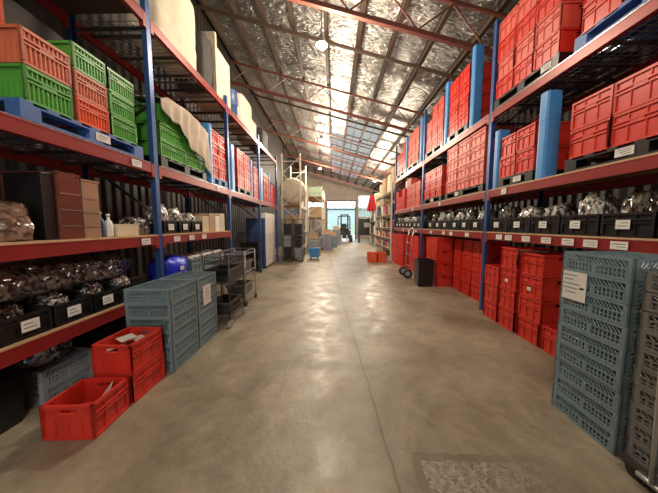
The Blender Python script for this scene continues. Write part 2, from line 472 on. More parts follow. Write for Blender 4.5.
# high-bay lamps hung down the aisle
def lamp_spec():
    sh = G().lathe([(.04,.22),(.06,.20),(.07,.10),(.13,.0),(.14,0),(.14,-.01),(.12,-.01)], n=24).mesh('lamp_shade', M['steel'], True)
    ln = G().lathe([(.12,0),(.11,-.03),(.07,-.05),(.01,-.055)], n=24).mesh('lamp_lens', M['lamp'], True)
    return sh, ln
LSH, LLN = lamp_spec()
LAMPS = [(-.26, -3.5, 6.0, 'behind the doorway end'), (-.26, 1.2, 6.0, 'first'), (-.26, 5.9, 6.0, 'bright round lamp nearest the top of the view'),
         (-.6, 13.0, 5.75, 'second bright lamp down the aisle'), (-1.0, 19.6, 5.75, 'third, smallest bright lamp down the aisle'), (3.2, 19.4, 5.2, 'lamp hung near the right side above the far shelving')]
def lamp_at(x, y, z, lab, w=1.0, size=.18):
    o = tag(ob('high_bay_lamp', None, None, (x, y, z)), lab, 'lamp', 'high-bay lamps')
    ob('lamp_shade', LSH, o); ob('lamp_lens', LLN, o)
    L_ = rz_(x) - (.17 if x < 1 else .003) - z - .2
    ob('hanger_rod', G().tube([(0,0,.2),(0,0,.2+L_)], .012, 6).mesh('hanger_rod', M['steel']), o)
    ld = bpy.data.lights.new('lamp_light', 'POINT'); ld.energy = LAMP_W*w; ld.color = LAMP_COL; ld.shadow_soft_size = size
    lo = bpy.data.objects.new('lamp_light', ld); COL.objects.link(lo); lo.parent = o; lo.location = (0, 0, -.26)
lamp_at(-.26, 5.9, 5.62, 'glowing warm high-bay lamp, highest in view under the roof')
lamp_at(-.6, 13.0, 5.95, 'warm high-bay lamp hanging mid-building, second in the row down the aisle', 1.6)
lamp_at(-1.0, 19.5, 5.95, 'small warm high-bay lamp near the far end, third in the row', 2.4)
lamp_at(3.2, 19.3, 4.95, 'warm high-bay lamp above the far end of the right shelving', 2.2)
lamp_at(-.26, -0.4, 6.0, 'high-bay lamp over the spot the photo is taken from', 0.62)
lamp_at(-.26, -4.2, 6.0, 'high-bay lamp beside the near wall', 0.3)

# ------------------------------------------------------------------ pallet racking
def deck_wire(x0, x1, y0, y1, z):
    g = G()
    n = int((y1-y0)/.075); 
    for i in range(n+1): y = y0 + (y1-y0)*i/n; g.box(x0, x1, y-.005, y+.005, z, z+.006)
    for i in range(12): x = x0 + (x1-x0)*i/11; g.box(x-.005, x+.005, y0, y1, z-.006, z)
    for i in range(4):
        y = y0 + (y1-y0)*(i+.5)/4; g.box(x0, x1, y-.012, y+.012, z-.026, z-.006)
    return g
def rack(name, c, side, depth, posts, h, levels, label, mats, cat='pallet rack'):
    """c: face plane, side: +1 right / -1 left; levels: (top z, 'ply'|'wire', first bay, last bay)"""
    pm, bm = mats
    t = tag(ob(name, None, None, (c, posts[0], 0)), label, cat)
    oy = posts[0]
    def X(u): return u * side
    for y in posts:
        y -= oy
        for u in (0.0, depth-.065):
            a, b = sorted((X(u), X(u+.065)))
            g = G(); g.box(a, b, y-.037, y-.031, 0, h); g.box(a, b, y+.031, y+.037, 0, h)
            f0 = (a if side > 0 else b-.006) if u == 0 else (b-.006 if side > 0 else a)
            g.box(f0, f0+.006, y-.031, y+.031, 0, h)
            g.box(a-.01, b+.01, y-.05, y+.05, 0, .006)
            ob('upright_post', g.mesh('upright_post', pm), t)
        g = G(); z = .25; f = 1
        while z + .75 < h:
            u0, u1 = (.065, depth-.065) if f > 0 else (depth-.065, .065)
            g.bar((X(u0), y, z), (X(u1), y, z+.7), .03, .03); z += .75; f = -f
        g.bar((X(.065), y, h-.36), (X(depth-.065), y, h-.36), .03, .03)
        ob('frame_brace', g.mesh('frame_brace', M['darksteel'] if pm == M['post'] else pm), t)
    for (z, kind, b0, b1) in levels:
        for b in range(b0, b1+1):
            ya, yb = posts[b]-oy+.039, posts[b+1]-oy-.039
            for u in (0.0, depth-.05):
                p, q = sorted((X(u), X(u+.05)))
                g = G(); g.box(p, q, ya, yb, z-.12, z); g.box(p-.004, q+.004, ya, ya+.05, z-.17, z) ; g.box(p-.004, q+.004, yb-.05, yb, z-.17, z)
                g.box(p-.003, q+.003, ya+.05, yb-.05, z-.118, z-.108); g.box(p-.003, q+.003, ya+.05, yb-.05, z-.012, z-.002)
                ob('shelf_beam', g.mesh('shelf_beam', bm), t)
            p, q = sorted((X(.0), X(depth)))
            if kind == 'dark': ob('shelf_board', G().box(p+.002, q-.002, ya+.002, yb-.002, z+.001, z+.019).mesh('shelf_board', M['purlin']), t)
            elif kind == 'ply': ob('shelf_board', G().box(p+.002, q-.002, ya+.002, yb-.002, z+.001, z+.019).mesh('shelf_board', M['ply']), t)
            else:
                ob('wire_deck', deck_wire(p+.01, q-.01, ya+.055, yb-.055, z+.012).mesh('wire_deck', M['steel']), t)
                for i in range(5):
                    y = ya + (yb-ya)*(i+.5)/5
                    u0, u1 = sorted((X(.05), X(depth-.05)))
                    ob('deck_support', G().box(u0, u1, y-.015, y+.015, z-.06, z-.03).mesh('deck_support', M['darksteel']), t)
    return t
CR, CL = 2.8, -2.4
RP = [1.10, 4.62, 7.92, 11.4]
LP_ = [0.93, 3.40, 5.80, 8.2, 10.7]
r_rack = rack('pallet_rack', CR, 1, 1.05, RP, 5.1, [(1.46,'ply',0,2), (2.21,'ply',0,2), (3.58,'wire',0,2)],
     'long red-beamed blue-post pallet rack lining the right side of the aisle', (M['post'], M['beam']))
l_rack = rack('pallet_rack', CL, -1, 1.05, LP_, 4.5, [(.68,'ply',0,1), (1.45,'ply',0,1), (2.41,'wire',0,3), (4.29,'dark',0,0), (4.29,'wire',1,3)],
     'long red-beamed blue-post pallet rack lining the left side of the aisle', (M['post'], M['beam']))
# price-card style labels on beams (sub-parts of nothing: parts of the rack)
def card_mesh(w, h, lines=3, axis='x', sgn=1):
    """a paper card lying in the plane facing -x*sgn or -y, with rows of small writing"""
    g = G(); t = .0015
    if axis == 'x':
        g.box(-t, t, -w/2, w/2, -h/2, h/2)
        for i in range(lines):
            z = h/2 - h*(i+1)/(lines+1); g.box(-t-.0006, t+.0006, -w*.38, w*random.uniform(.1,.38), z-h*.035, z+h*.035, 1)
    else:
        g.box(-w/2, w/2, -t, t, -h/2, h/2)
        for i in range(lines):
            z = h/2 - h*(i+1)/(lines+1); g.box(-w*.38, w*random.uniform(.1,.38), -t-.0006, t+.0006, z-h*.035, z+h*.035, 1)
    return g.mesh('label_card', [M['paper'], M['ink']])
CARD = card_mesh(.15, .08, 2); CARDB = card_mesh(.16, .08, 3); CARDS = card_mesh(.12, .09, 2)
for y in (2.05, 2.45, 2.72, 2.98, 3.28, 3.62, 3.98, 4.2, 5.2, 5.9, 6.3, 7.1, 8.4, 9.2, 9.9):
    ob('label_card', CARD, r_rack, (-.009, y-RP[0], 1.40))
for y in (4.15, 6.6, 8.8): ob('label_card', CARDS, r_rack, (-.009, y-RP[0], 2.15))
for y in (3.12, 3.75, 4.15, 4.55): ob('label_card', CARD, l_rack, (.009, y-LP_[0], 1.39))
for y in (3.05, 5.2): ob('label_card', CARD, l_rack, (.009, y-LP_[0], 2.35))

# ------------------------------------------------------------------ crates, pallets, guards
def crate(W, D, H, m, name='crate', mid=True):
    """folding crate: open top, framed recessed walls, grip holes; W along x, D along y"""
    g = G(); t = .012; r = .015
    g.box(-W/2+.004, W/2-.004, -D/2+.004, D/2-.004, .004, .014)
    def side(L, at, horiz, sg):
        grip = horiz
        def b(u0, u1, w0, w1, z0, z1, mi=0):
            w0, w1 = sorted((at - sg*w0, at - sg*w1))
            if horiz: g.box(u0, u1, w0, w1, z0, z1, mi)
            else: g.box(w0, w1, u0, u1, z0, z1, mi)
        hw = min(.055, L*.15); hz0, hz1 = H*.76, H*.86
        b(-L/2, L/2, 0, .022, H-.026, H-.002); b(-L/2+.006, L/2-.006, .006, .022, .004, .024)
        b(-L/2+.001, -L/2+.022, .001, .02, .024, H-.02); b(L/2-.022, L/2-.001, .001, .02, .024, H-.02)
        if grip:
            b(-L/2+.02, L/2-.02, r, r+t*.6, .018, hz0)
            b(-L/2+.02, -hw, r, r+t*.6, hz0, hz1); b(hw, L/2-.02, r, r+t*.6, hz0, hz1)
            b(-L/2+.02, L/2-.02, r, r+t*.6, hz1, H-.012)
            b(-hw-.01, hw+.01, .004, .016, hz0-.01, hz0)
            n = 12 if name == 'slatted_crate' else 4
        else:
            b(-L/2+.02, L/2-.02, r, r+t*.6, .018, H-.012)
            b(-L/2+.02, L/2-.02, .001, .016, H*.56, H*.56+.014); b(-L/2+.02, L/2-.02, .001, .016, H*.68, H*.68+.014)
            b(-hw, hw, .004, .016, H*.60, H*.68)
            n = 11 if name == 'slatted_crate' else 3
        for i in range(1, n):
            u = -L/2 + L*i/n
            b(u-.004, u+.004, .006, .016, .024, H*.56)
            if not grip: b(u-.004, u+.004, .006, .016, H*.72, H-.026)
    side(W, -D/2, True, -1); side(W, D/2, True, 1); side(D, -W/2, False, -1); side(D, W/2, False, 1)
    return g.mesh(name, m)
def lattice(W, D, H, m, name='glass_rack', bottom=True, pitch=.027):
    """glass-washing rack: solid corners, rows of slanting slots, open grid floor"""
    g = G()
    def side(L, at, horiz, sg):
        def b(u0, u1, w0, w1, z0, z1):
            w0, w1 = sorted((at - sg*w0, at - sg*w1))
            if horiz: g.box(u0, u1, w0, w1, z0, z1)
            else: g.box(w0, w1, u0, u1, z0, z1)
        c = .038
        b(-L/2, L/2, 0, .016, H-.02, H); b(-L/2, L/2, 0, .016, 0, .018)
        b(-L/2+c, L/2-c, .002, .012, H*.48, H*.56)
        b(-L/2, -L/2+c, 0, .013, .018, H-.02); b(L/2-c, L/2, 0, .013, .018, H-.02)
        b(-.014, .014, .001, .012, .018, H*.48)
        b(-L/2+c, L/2-c, .003, .011, H*.24, H*.29)
        for (z0, z1, lean) in ((H*.56, H-.02, .035), (.018, H*.48, .0)):
            u = -L/2 + c + .004
            while u + lean < L/2 - c:
                w = at - sg*.008
                p, q = ((u, w, z0), (u+lean, w, z1)) if horiz else ((w, u, z0), (w, u+lean, z1))
                g.bar(p, q, .008 if horiz else .007, .010, up=(0,1,0) if horiz else (1,0,0)) if lean else b(u, u+.011, .004, .011, z0, z1)
                u += pitch
    side(W, -D/2, True, -1); side(W, D/2, True, 1); side(D, -W/2, False, -1); side(D, W/2, False, 1)
    for i in range(9):
        u = -W/2+.02 + (W-.04)*i/8; g.box(u-.004, u+.004, -D/2+.01, D/2-.01, .004, .014)
        u = -D/2+.02 + (D-.04)*i/8; g.box(-W/2+.01, W/2-.01, u-.004, u+.004, .005, .015)
    for i in range(1, 5):
        u = -W/2 + W*i/5; g.box(u-.003, u+.003, -D/2+.014, D/2-.014, H-.045, H-.012)
        u = -D/2 + D*i/5; g.box(-W/2+.014, W/2-.014, u-.003, u+.003, H-.046, H-.013)
    return g.mesh(name, m)
_pc = {}
def cr(key, *a):
    k = (key,) + a
    if k not in _pc: _pc[k] = crate(*a[:3], M[a[3]], key)
    return _pc[k]
def pallet_mesh(W, D, m, H=.15):
    g = G()
    for i in range(7):
        y = -D/2 + (D-.09)*i/6; g.box(-W/2, W/2, y, y+.09, H-.022, H)
    for x in (-W/2, -.06, W/2-.12):
        g.box(x, x+.12, -D/2, D/2, H-.036, H-.022); g.box(x, x+.12, -D/2, D/2, 0, .02)
        for y in (-D/2, -.07, D/2-.14): g.box(x, x+.12, y, y+.14, .02, H-.036)
    return g.mesh('pallet', m)
OFF = 0.0
def pallet(side, y0, y1, z, mkey, label, group, card=None, depth=.98, cface=None):
    y0 += OFF; y1 += OFF
    if card is not None: card += OFF
    c = CR if side > 0 else CL
    xc = c + side*(.012 + depth/2)
    W, D = depth, y1-y0
    o = put(('pallet', pallet_mesh(W, D, M[mkey]), []), (xc, (y0+y1)/2, z), label, 'pallet', group)
    if card is not None: ob('label_card', CARDB, o, (-side*(W/2+.004), card-(y0+y1)/2, .075))
    return o
TIER = {1:['only'], 2:['bottom','top'], 3:['bottom','middle','top'], 4:['bottom','second','third','top'], 5:['bottom','second','third','fourth','top'],
        6:['bottom','second','third','fourth','fifth','top']}
COLN = {1:[''], 2:['near','far'], 3:['near','middle','far'], 4:['near','second','third','far']}
SP = {z: z + .0205 for z in (.68, 1.45, 1.46, 2.21)}
Z3 = 3.58 + .019; ZU = 2.41 + .019; ZT = 4.29 + .019
def stack(side, y0, y1, z, ncol, tiers, H, cols, where, group, desc='red folding crate', xface=None, depth=.56, gap=.008, name='folding_crate', back=False):
    """columns of crates along the aisle, ncol columns, tiers high (int or list); label from column, tier and place"""
    c = (CR if side > 0 else CL) if xface is None else xface
    y0 += OFF; y1 += OFF
    if xface is None: c += side*.02
    D = (y1-y0)/ncol - gap
    made = []
    for i in range(ncol):
        yc = y0 + (y1-y0)*(i+.5)/ncol
        nt_ = tiers[i] if isinstance(tiers, (list, tuple)) else tiers
        for k in range(nt_):
            key = cols[k % len(cols)] if isinstance(cols, (list, tuple)) else cols
            if isinstance(key, tuple): dsc, key = key
            else: dsc = desc
            me = cr(name, depth, round(D, 3), H-.002, key)
            cn = COLN[ncol][i] + ' column, ' if ncol > 1 else ''
            tn = TIER[nt_][k] + ' tier, ' if nt_ > 1 else ''
            o = put((name, me, []), (c + side*(depth/2 + random.uniform(0, .008)), yc, z + k*H), '%s, %s%s%s' % (dsc, tn, cn, where), 'crate', group, random.uniform(-.006, .006))
            made.append(o)
    return made
def guard_mesh(w, d, h):
    g = G(); n = 5; r = .035; pts = []
    for (cx, cy, a0) in ((w/2-r, d/2-r, 0), (-w/2+r, d/2-r, 90), (-w/2+r, -d/2+r, 180), (w/2-r, -d/2+r, 270)):
        for i in range(n): a = R(a0 + 90*i/(n-1)); pts.append((cx+r*math.cos(a), cy+r*math.sin(a)))
    N_ = len(pts); zs = [0, .0, h*.66, h*.665, h*.675, h*.68, h]; sc = [1, 1, 1, .95, .95, 1, 1]
    vs = [(x*s_, y*s_, z) for z, s_ in zip(zs, sc) for (x, y) in pts]
    fs = [(i*N_+k, i*N_+(k+1) % N_, (i+1)*N_+(k+1) % N_, (i+1)*N_+k) for i in range(len(zs)-1) for k in range(N_)]
    fs += [tuple(range(N_))[::-1], tuple((len(zs)-1)*N_+k for k in range(N_))]
    g.add(vs, fs)
    return g.mesh('column_guard', M['guard'])
GM = {}
def guard(x, y, z, h, label, w=.19, d=.13):
    k = (w, d, h)
    if k not in GM: GM[k] = guard_mesh(*k)
    put(('column_guard', GM[k], []), (x, y + OFF, z), label, 'column guard', 'blue column guards')

# ---- right rack, highest level
z = Z3; OFF = .2
pallet(1, 1.50, 2.92, z, 'bluepallet', 'blue plastic pallet on the highest right shelf, under the crates at the frame edge', 'plastic pallets')
stack(1, 1.56, 2.88, z+.151, 3, [4,4,3], .30, 'red', 'blue pallet, highest right shelf', 'crates on highest right shelf')
pallet(1, 3.12, 4.37, z, 'black', 'black plastic pallet on the highest right shelf beside the blue pallet', 'plastic pallets', 3.3)
stack(1, 3.15, 4.35, z+.151, 3, 4, .31, ['red','pinkred','red','pinkred'], 'first black pallet, highest right shelf', 'crates on highest right shelf')
guard(2.90, 5.10, z, 1.55, 'tall blue column guard on the highest right shelf, widest one there')
pallet(1, 5.22, 6.15, z, 'black', 'black pallet on highest right shelf between the two nearest tall blue guards', 'plastic pallets')
stack(1, 5.25, 6.13, z+.151, 2, 4, .30, ['red'], 'pallet past first guard, highest right shelf', 'crates on highest right shelf')
guard(2.90, 6.28, z, 1.5, 'narrow tall blue column guard, second along the highest right shelf')
pallet(1, 6.40, 7.60, z, 'black', 'black pallet on highest right shelf just past the second blue guard', 'plastic pallets')
stack(1, 6.43, 7.58, z+.151, 3, [4,4,3], .29, ['pinkred'], 'pallet past second guard, highest right shelf', 'crates on highest right shelf', 'faded red crate')
guard(2.90, 8.05, z, 1.4, 'third tall blue column guard along the highest right shelf')
pallet(1, 8.2, 9.45, z, 'black', 'black pallet on highest right shelf just past the third blue guard', 'plastic pallets')
stack(1, 8.25, 9.40, z+.151, 3, 4, .28, ['orange'], 'pallet past third guard, highest right shelf', 'crates on highest right shelf', 'orange-red crate')
guard(2.90, 9.62, z, 1.35, 'fourth tall blue column guard, furthest on the highest right shelf')
pallet(1, 9.75, 11.05, z, 'black', 'black pallet at the far end of the highest right shelf', 'plastic pallets')
stack(1, 9.80, 11.0, z+.151, 3, [4,3,3], .28, ['red'], 'last pallet, highest right shelf', 'crates on highest right shelf')
# ---- right rack, second level
OFF = .15
z = SP[2.21]
pallet(1, 1.50, 2.97, z, 'black', 'black pallet with white label under the big crates, middle right shelf', 'plastic pallets', 2.35)
stack(1, 1.64, 2.95, z+.151, 3, 2, .32, 'red', 'labelled pallet at frame edge, middle right shelf', 'crates on middle right shelf', depth=.6)
guard(2.92, 3.36, z, 1.13, 'broad bright blue column guard standing alone on the middle right shelf', w=.2, d=.15)
pallet(1, 3.46, 4.20, z, 'black', 'short black pallet with white label just past the bright blue guard', 'plastic pallets', 3.75)
stack(1, 3.47, 4.19, z+.151, 2, 2, .33, 'red', 'pallet between two blue guards, middle right shelf', 'crates on middle right shelf', depth=.6)
guard(2.915, 4.30, z, .98, 'blue column guard fitted against the blue post on the middle right shelf', w=.19, d=.13)
pallet(1, 4.62, 6.2, z, 'black', 'black pallet with white label under the tall faded stack, middle right shelf', 'plastic pallets', 5.6)
stack(1, 4.64, 6.18, z+.151, 3, 4, .262, 'pinkred', 'tall faded stack, middle right shelf', 'crates on middle right shelf', 'faded red crate')
pallet(1, 6.42, 7.68, z, 'black', 'black pallet beyond the tall faded stack, middle right shelf', 'plastic pallets', 7.0)
stack(1, 6.45, 7.66, z+.151, 3, [3,3,3], .26, 'red', 'stack beyond the faded one, middle right shelf', 'crates on middle right shelf')
stack(1, 8.05, 9.5, z, 3, [3,3,4], .27, 'pinkred', 'beyond second post, middle right shelf', 'crates on middle right shelf', 'pale red crate')
stack(1, 9.75, 11.1, z, 3, [3,2,3], .27, 'red', 'far end of middle right shelf', 'crates on middle right shelf')

# ---- bags
OFF = 0.0
def blob_mesh(seed, sx, sy, sz, m, sub=3, amp=.22, fr=3.0, name='clear_bag'):
    import bmesh
    bm = bmesh.new(); bmesh.ops.create_icosphere(bm, subdivisions=sub, radius=1.0)
    for v in bm.verts:
        p = v.co.copy(); e = .62
        q = Vector([math.copysign(abs(c)**e, c) for c in p])
        n = noise.noise(p*fr + Vector((seed*7.1, seed*3.3, 0)))
        n2 = noise.noise(p*fr*3 + Vector((seed, 0, seed)))
        q *= 1 + amp*n + amp*.45*n2
        if q.z < -.55: q.z = -.55
        v.co = Vector((q.x*sx/2, q.y*sy/2, (q.z+.55)/1.6*sz))
    me = bpy.data.meshes.new(name); bm.to_mesh(me); bm.free()
    me.materials.append(M[m])
    for p in me.polygons: p.use_smooth = True
    return me
BAGS = [(blob_mesh(i, .34, .34, .26, m), d) for i, (m, d) in enumerate((('film_dark','dark-filled'),('film_grey','grey'),('film_dark','dark-filled'),('film_white','whitish'),('film_grey','grey'),('film_white','whitish')))]
def shelf_crates(side, ys, z, H, pitch, where, crate_g, bag_g, order, depth=.42, xin=.02, bagscale=1.0, cards=True, desc='black', mkey='black'):
    c = (CR if side > 0 else CL) + side*xin
    for i, y in enumerate(ys):
        D = pitch - .012
        me = cr('storage_crate', depth, round(D, 3), H, mkey)
        o = put(('storage_crate', me, []), (c + side*depth/2, y, z), '%s labelled crate on the %s, %s' % (desc, where, order(i)), 'crate', crate_g)
        if cards: ob('label_card', CARDS, o, (-side*(depth/2+.003), random.uniform(-.05, .05), H*.52))
        b, d = BAGS[(i*5 + int(z*10)) % 6]
        bo = ob('clear_bag', b, None, (c + side*depth/2, y, z+.022), random.choice([0, 1.57, 3.14, 4.71]))
        s = min(1.0, (depth-.075)/.40, (D-.07)/.40)
        bo.scale = (s, s, (H+.11)/.26*bagscale*random.uniform(.92, 1.12))
        tag(bo, '%s clear bag on the %s, %s' % (d, where, order(i)), 'plastic bag', bag_g)
ysR = [1.52+.46*i for i in range(7)] + [4.93+.46*i for i in range(6)] + [8.2+.46*i for i in range(7)]
shelf_crates(1, ysR, SP[1.46], .24, .45, 'waist-high right shelf', 'black crates on waist-high right shelf', 'bags in crates, waist-high right shelf', lambda i: ordn(i) + ' from the frame edge', bagscale=1.2)

# ---- right side, on the floor
F = .0
FG = 'red crate stacks on the floor at right'
stack(1, 2.74, 3.12, 0, 1, 1, .33, 'red', 'alone on floor behind the blue-grey rack stack', FG, xface=2.68, depth=.5)
stack(1, 3.15, 3.54, 0, 1, 4, .305, 'red', 'floor stack nearest the blue-grey racks', FG, xface=2.68, depth=.5)
stack(1, 3.59, 3.97, 0, 1, 4, .315, 'red', 'second floor stack from blue-grey racks', FG, xface=2.68, depth=.5)
stack(1, 3.99, 4.36, 0, 1, 3, .305, 'red', 'lower floor stack just before blue post', FG, xface=2.68, depth=.5)
stack(1, 5.03, 6.25, 0, 3, 4, .315, 'red', 'set-back floor row past the blue post', FG, xface=3.04, depth=.5)
stack(1, 6.33, 6.74, 0, 1, 4, .32, 'red', 'floor stack beside the black bin', FG, xface=2.66, depth=.42)
stack(1, 6.78, 7.6, 0, 2, 4, .31, 'red', 'floor row behind the hand truck', FG, xface=2.86, depth=.5)
stack(1, 7.98, 8.9, 0, 2, 4, .31, 'red', 'floor row just past the hand truck', FG, xface=2.75, depth=.5)
stack(1, 9.2, 10.9, 0, 4, [4,4,4,4], .31, 'red', 'furthest floor row on right', FG, xface=2.60, depth=.5)
# small white stickers on some of the floor crates
STICKER = card_mesh(.06, .05, 1)
for o in [o for o in bpy.data.objects if o.get('category') == 'crate' and o.get('group') == FG]:
    if o['label'].startswith('red folding crate, third tier, ') and o.location.y < 4.2 or o['label'].startswith('red folding crate, second tier, floor stack beside'):
        w = max(abs(v.co.x) for v in o.data.vertices)
        ob('label_card', STICKER, o, (-w-.0035, .02, .12))
# black bin
g = G()
def tub(g, W, D, H, t=.012, taper=.03, m=0):
    a = [(-W/2+taper, -D/2+taper), (W/2-taper, -D/2+taper), (W/2-taper, D/2-taper), (-W/2+taper, D/2-taper)]
    b = [(-W/2, -D/2), (W/2, -D/2), (W/2, D/2), (-W/2, D/2)]
    s_ = lambda P, k: [(x - math.copysign(k, x), y - math.copysign(k, y)) for x, y in P]
    vs = [(x,y,0) for x,y in a] + [(x,y,H) for x,y in b] + [(x,y,H) for x,y in s_(b,t)] + [(x,y,t) for x,y in s_(a,t)]
    fs = [(3,2,1,0)] + [(i,(i+1)%4,4+(i+1)%4,4+i) for i in range(4)] + [(4+i,4+(i+1)%4,8+(i+1)%4,8+i) for i in range(4)] + [(8+i,8+(i+1)%4,12+(i+1)%4,12+i) for i in range(4)] + [(12,13,14,15)]
    g.add(vs, fs, m)
    r = .02
    for (x0,x1,y0,y1) in ((-W/2-r,W/2+r,-D/2-r,-D/2),(-W/2-r,W/2+r,D/2,D/2+r),(-W/2-r,-W/2,-D/2,D/2),(W/2,W/2+r,-D/2,D/2)): g.box(x0,x1,y0,y1,H-.035,H,m)
    return g
o = tag(ob('black_bin', tub(G(), .40, .34, .66, .012, .008).mesh('black_bin', M['black']), None, (2.40, 6.50, .045)), 'open black plastic bin on small wheels beside the red crate stack', 'bin')
for x in (-.12, .12):
    for y in (-.1, .1):
        g = G().tube([(x-.012,y,-.015),(x+.012,y,-.015)], .03, 12); ob('wheel', g.mesh('wheel', M['rubber']), o)
# hand truck
o = tag(ob('hand_truck', None, None, (2.30, 7.62, 0)), 'upright two-wheeled hand truck with black tyres beside the black bin', 'hand truck')
g = G()
for y in (-.2, .2): g.tube([(0,y,.05),(0.02,y,.6),(.05,y,1.2),(.12,y,1.45)], .015, 8)
for z_ in (.35, .7, 1.05): g.tube([(.03,-.2,z_),(.03,.2,z_)], .011, 6)
g.tube([(.12,-.2,1.45),(.13,0,1.52),(.12,.2,1.45)], .015, 8)
ob('frame', g.mesh('frame', M['steel'], True), o)
ob('toe_plate', G().box(0, .2, -.2, .2, .004, .014).mesh('toe_plate', M['steel']), o)
for y in (-.25, .25):
    g = G(); pts = [(-.05+.105*math.cos(a), y, .14+.105*math.sin(a)) for a in [2*math.pi*k/20 for k in range(20)]]
    g.tube(pts, .035, 8, closed=True); w = ob('wheel', g.mesh('wheel', M['rubber'], True), o)
    ob('hub', G().tube([(-.05,y-.03,.14),(-.05,y+.03,.14)], .065, 14).mesh('hub', M['greyplastic']), w)
# strap over the near red stack
g = G().tube([(2.72,3.62,1.275),(2.67,3.57,1.29),(2.65,3.50,1.26),(2.66,3.44,1.235),(2.80,3.36,1.2335),(2.95,3.35,1.2335)], .011, 8)
g = G().tube([(3.0,3.36,1.236),(2.82,3.30,1.236),(2.70,3.42,1.238),(2.665,3.545,1.236),(2.650,3.56,1.15),(2.645,3.565,1.03)], .013, 8)
tag(ob('dark_strap', g.mesh('dark_strap', M['rubber'], True)), 'dark curved strap lying over the red stack nearest the blue-grey racks', 'strap')

# near right: blue-grey glass racks
RACKM = lattice(.50, .50, .152, M['bluegrey'], 'glass_rack')
for k in range(9):
    o = put(('glass_rack', RACKM, []), (2.205+random.uniform(-.004,.004), 1.865+random.uniform(-.004,.004), k*.1535), 'blue-grey plastic glass rack, %s of the tall right stack' %
        ('bottom','second from bottom','third from bottom','fourth from bottom','middle','fourth from top','third from top','second from top','topmost')[k], 'glass rack', 'tall right stack of glass racks')
    if k == 7:
        cm = G().box(-.0015,.0015,-.095,.095,-.115,.115)
        for i, (a, b) in enumerate(((.09,.02),(.08,-.01),(.09,.05),(.09,.03),(.07,.02))): z_ = .085-i*.035; cm.box(-.0022,.0022,b*-1,a,z_-.003,z_+.003,1)
        cm.box(-.0022,.0022,-.075,-.045,-.02,-.005,1); cm.box(-.0022,.0022,-.085,-.06,-.012,-.002,1)
        c_ = ob('label_card', cm.mesh('label_card', [M['paper'], M['ink']]), o, (-.2560, .13, .035)); c_['label'] = 'large white paper notice with small writing'
# grey-brown crates on a trolley at the frame edge
GBM = lattice(.50, .46, .118, M['browngrey'], 'shallow_crate', pitch=.034)
t = tag(ob('platform_trolley', None, None, (2.14, 1.27, 0)), 'low trolley with bent steel handle carrying the grey-brown crates', 'trolley')
ob('platform', G().box(-.28,.28,-.25,.25,.10,.125).mesh('platform', M['darksteel']), t)
for x in (-.22,.22):
    for y in (-.2,.2):
        w = ob('wheel', G().tube([(x-.014,y,.045),(x+.014,y,.045)], .045, 16).mesh('wheel', M['rubber']), t)
        ob('fork', G().box(x-.022,x+.022,y-.02,y+.02,.075,.10).mesh('fork', M['steel']), w)
g = G().tube([(-.30,.06,.11),(-.31,.06,.45),(-.32,.06,.78),(-.32,.05,.86),(-.31,.00,.90),(-.31,-.05,.91),(-.32,-.16,.90),(-.33,-.21,.8),(-.3,-.21,.11)], .014, 10)
g.box(-.31,-.27,-.23,.13,.098,.122)
ob('handle', g.mesh('handle', M['steel'], True), t)
for k in range(10):
    put(('shallow_crate', GBM, []), (2.155+random.uniform(-.006,.006), 1.29+random.uniform(-.005,.005), .1265+k*.1195), 'grey-brown shallow slotted crate, %s of the trolley stack at the frame edge' %
        ('bottom','second up','third up','fourth up','fifth up','sixth up','seventh up','eighth up','ninth up','topmost')[k], 'crate', 'grey-brown crates on the trolley')

# ------------------------------------------------------------------ left side
# shoulder level: coloured crates on a blue pallet
OFF = .09
z = ZU
pallet(-1, 1.86, 3.10, z, 'bluepallet', 'blue plastic pallet with pale label on the upper left shelf', 'plastic pallets', 2.55)
LG = 'coloured crates on the blue pallet at left'
stack(-1, 1.91, 2.29, z+.151, 1, 2, .285, [('green crate','green'),('faded orange crate','salmon')], 'first column of blue pallet on left shelf', LG, depth=.58, name='slatted_crate')
stack(-1, 1.66, 2.01, z+.151+.57, 1, 1, .275, 'orange', 'set back on the first column of the blue pallet, left shelf', LG, desc='orange crate', xface=-2.64, depth=.34, name='slatted_crate')
stack(-1, 2.31, 2.66, z+.151, 1, 3, .243, [('bright orange crate','orange'),('faded orange crate','salmon'),('green crate','green')], 'middle column of blue pallet on left shelf', LG, depth=.58, name='slatted_crate')
stack(-1, 2.68, 3.04, z+.151, 1, 3, .24, [('green crate','green')], 'third column of blue pallet on left shelf', LG, depth=.58, name='slatted_crate')
pallet(-1, 3.43, 4.68, z, 'black', 'black pallet under the cloth-draped green crates on left shelf', 'plastic pallets')
stack(-1, 3.45, 4.66, z+.151, 2, 3, .237, 'green', 'under beige cloth, upper left shelf', 'green crates under the cloth', 'green folding crate', depth=.58, name='slatted_crate')
